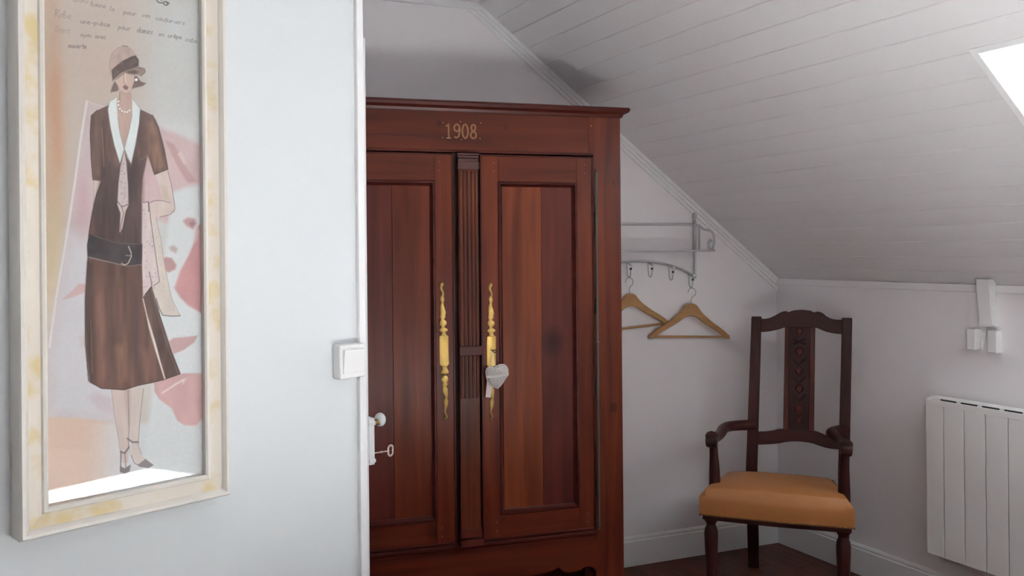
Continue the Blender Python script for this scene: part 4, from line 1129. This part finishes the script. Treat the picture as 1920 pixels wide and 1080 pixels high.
# carved tulips and lozenges in low relief
for k_, (cx_, cy_, s_) in enumerate(((768,238,30),(768,385,36),(762,525,32),(766,655,34),(762,800,38),(764,880,26))):
    shape = [(0,-1),(.55,-.85),(.95,-.3),(.8,.35),(.35,.75),(0,1.25),(-.35,.75),(-.8,.35),(-.95,-.3),(-.55,-.85)]
    pts = [cb(1300+(cx_+x*s_)/3.856, 560+(cy_+y*s_)/3.856) for x, y in shape]
    c_ = cb(1300+cx_/3.856, 560+cy_/3.856); mm = MB(); n = len(pts)
    mm.add([(p[0], p[1]+.013, p[2]) for p in pts]+[(c_[0]+(p[0]-c_[0])*.6, p[1]+.0030, c_[2]+(p[2]-c_[2])*.6) for p in pts],
           [tuple(range(n, 2*n))]+[(i, (i+1) % n, (i+1) % n+n, i+n) for i in range(n)])
    mm.build('carving', M['cw3'], spl)
for (p, q) in (((720,290),(810,330)),((810,290),(720,330)),((720,440),(765,480)),((810,440),(765,480)),((720,570),(765,615)),((810,570),(765,615)),((722,700),(765,745)),((808,700),(765,745))):
    a_ = cb(1300+p[0]/3.856, 560+p[1]/3.856); b_ = cb(1300+q[0]/3.856, 560+q[1]/3.856)
    MB().tube([(a_[0], a_[1]+.0105, a_[2]), (b_[0], b_[1]+.0105, b_[2])], .0045, 8).build('carving', M['cw'], spl)
# seat
def seat_mesh():
    nx_, ny_ = 26, 22; vs = []; fs = []
    yf, yb = -.012, .462
    def hwid(y): t_ = (y-yf)/(yb-yf); return .290*(1-t_)+.222*t_
    # rounded rect section by rows
    zt, zb = .499, .392
    top = []
    for j in range(ny_+1):
        v_ = j/ny_
        for i in range(nx_+1):
            u = i/nx_*2-1; y = yf+(yb-yf)*v_
            ex = min(1-abs(u), 1); ey = min(v_, 1-v_)*2
            dome = .022*(1-(abs(u))**3.0)*(1-abs(2*v_-1)**3.0)
            r_ = .030
            edx = (1-abs(u))*hwid(y); edy = min(v_, 1-v_)*(yb-yf)
            e_ = min(edx, edy); drop = 0 if e_ > r_ else r_-math.sqrt(max(r_*r_-(r_-e_)**2, 0))
            bow = -.010*(1-u*u)*(1-v_)
            vs.append((u*hwid(y), y+bow, zt-.036*v_+dome-drop))
    W_ = nx_+1
    for j in range(ny_):
        for i in range(nx_): fs.append((j*W_+i, j*W_+i+1, (j+1)*W_+i+1, (j+1)*W_+i))
    ring = [i for i in range(W_)]+[j*W_+nx_ for j in range(1, ny_+1)]+[ny_*W_+i for i in range(nx_-1, -1, -1)]+[j*W_ for j in range(ny_-1, 0, -1)]
    base = len(vs); n = len(ring)
    for k_, zz_ in enumerate((.452, .425, zb)):
        out_ = (1.006, 1.008, .995)[k_]
        for q in ring:
            x, y, _ = vs[q]; vs.append((x*out_, (y-.22)*out_+.22, zz_))
    prev = ring
    for k_ in range(3):
        cur = [base+k_*n+i for i in range(n)]
        for i in range(n): fs.append((prev[i], prev[(i+1) % n], cur[(i+1) % n], cur[i]))
        prev = cur
    fs.append(tuple(prev))
    return MB().add(vs, fs), [vs[base+2*n+i] for i in range(n)]
sm_, rim = seat_mesh(); st = sm_.build('seat_cushion', M['leather'], ch)
fr_ = MB(); o_ = [(-.280,-.006),(0,-.018),(.280,-.006),(.212,.458),(-.212,.458)]
fr_.slab(o_, .372, .392); fr_.build('seat_frame', M['cw2'], ch, .004)
nm = MB()
pts_f = [(x*1.0, y*1.0) for x, y, z in rim]
per = 0; last = None
for a_, b_ in zip(pts_f, pts_f[1:]+pts_f[:1]):
    d_ = math.hypot(b_[0]-a_[0], b_[1]-a_[1]); k_ = 0
    while per <= d_:
        t_ = per/d_ if d_ else 0; x = a_[0]+(b_[0]-a_[0])*t_; y = a_[1]+(b_[1]-a_[1])*t_
        nm.ball((x, y, .393), .0042, 6); per += .0105
    per -= d_
nm = nm.build('brass_nails', M['nail'], ch); nm['kind'] = 'stuff'
# front legs
for x in (-.250, .250):
    prof = [(.014, 0), (.019, .01), (.021, .03), (.016, .045), (.019, .06), (.020, .10), (.0235, .20), (.0270, .285), (.0275, .310), (.025, .328), (.019, .341), (.0175, .347), (.021, .354), (.027, .362), (.0295, .374), (.030, .392)]
    MB().lathe(prof, (x, .032, 0), 'Z', 24).build('front_leg', M['cw'], ch)
# arms
for s_ in (-1, 1):
    ax = cb(1403, 805)[0]; px_ = ax+.012 if s_ < 0 else -(ax)+.0
    xa = cb(1411, 805)[0] if s_ < 0 else cb(1300+1097/3.856, 805)[0]
    sg = s_; k_a = .250 if s_ < 0 else .264
    arm = smoothpts([(xa, .490, .668), (s_*.218, .40, .670), (s_*(k_a-.012), .28, .660), (s_*k_a, .17, .664), (s_*k_a, .11, .684), (s_*k_a, .08, .690)], 5)
    n = len(arm)
    A_ = MB().tube([tuple(p) for p in arm], [.024-.004*math.sin(i/n*3) for i in range(n)], 14, 1.15, up=(0,0,1))
    A_.build('armrest', M['cw2'], ch)
    MB().lathe([(.012, -.024), (.024, -.020), (.027, -.012), (.027, .012), (.024, .020), (.012, .024)], (s_*k_a, .072, .674), 'X', 22).build('arm_scroll', M['cw2'], ch)
    MB().tube(smoothpts([(s_*(k_a-.004), .100, .665), (s_*(k_a-.005), .104, .62), (s_*(k_a-.007), .108, .55), (s_*(k_a-.008), .110, .47), (s_*(k_a-.010), .110, .395)], 3), [.018, .0175, .017, .0175, .0185, .020, .0215, .0225, .0235, .024, .0245, .0245, .0245], 14, .9).build('arm_support', M['cw'], ch)

# ------------------------------------------------------------------ bed under the skylight (seen only as a reflection in the picture glass)
BF = Frame(RW.w(2.35, -.9, 0), (-rd.x, -rd.y))
bed = empty('bed', (.85, .45, 0), RW.rz)
tag(bed, 'white-covered bed in front of the viewer, seen only reflected in the picture glass', 'bed')
def rbox(name, m_, x0, x1, y0, y1, z0, z1, r_): return MB().box(x0, x1, y0, y1, z0, z1).build(name, m_, bed, r_, seg=4)
rbox('bed_base', M['w3'], -1.0, 1.0, -.72, .72, .12, .30, .01)
rbox('mattress', M['bed'], -1.0, 1.0, -.72, .72, .30, .50, .04)
rbox('duvet', M['bed'], -1.0, .6, -.77, .77, .40, .55, .05)
for (x, y) in ((-.92,-.64),(.92,-.64),(-.92,.64),(.92,.64)): box('leg', M['w3'], bed, x-.03, x+.03, y-.03, y+.03, 0, .12)
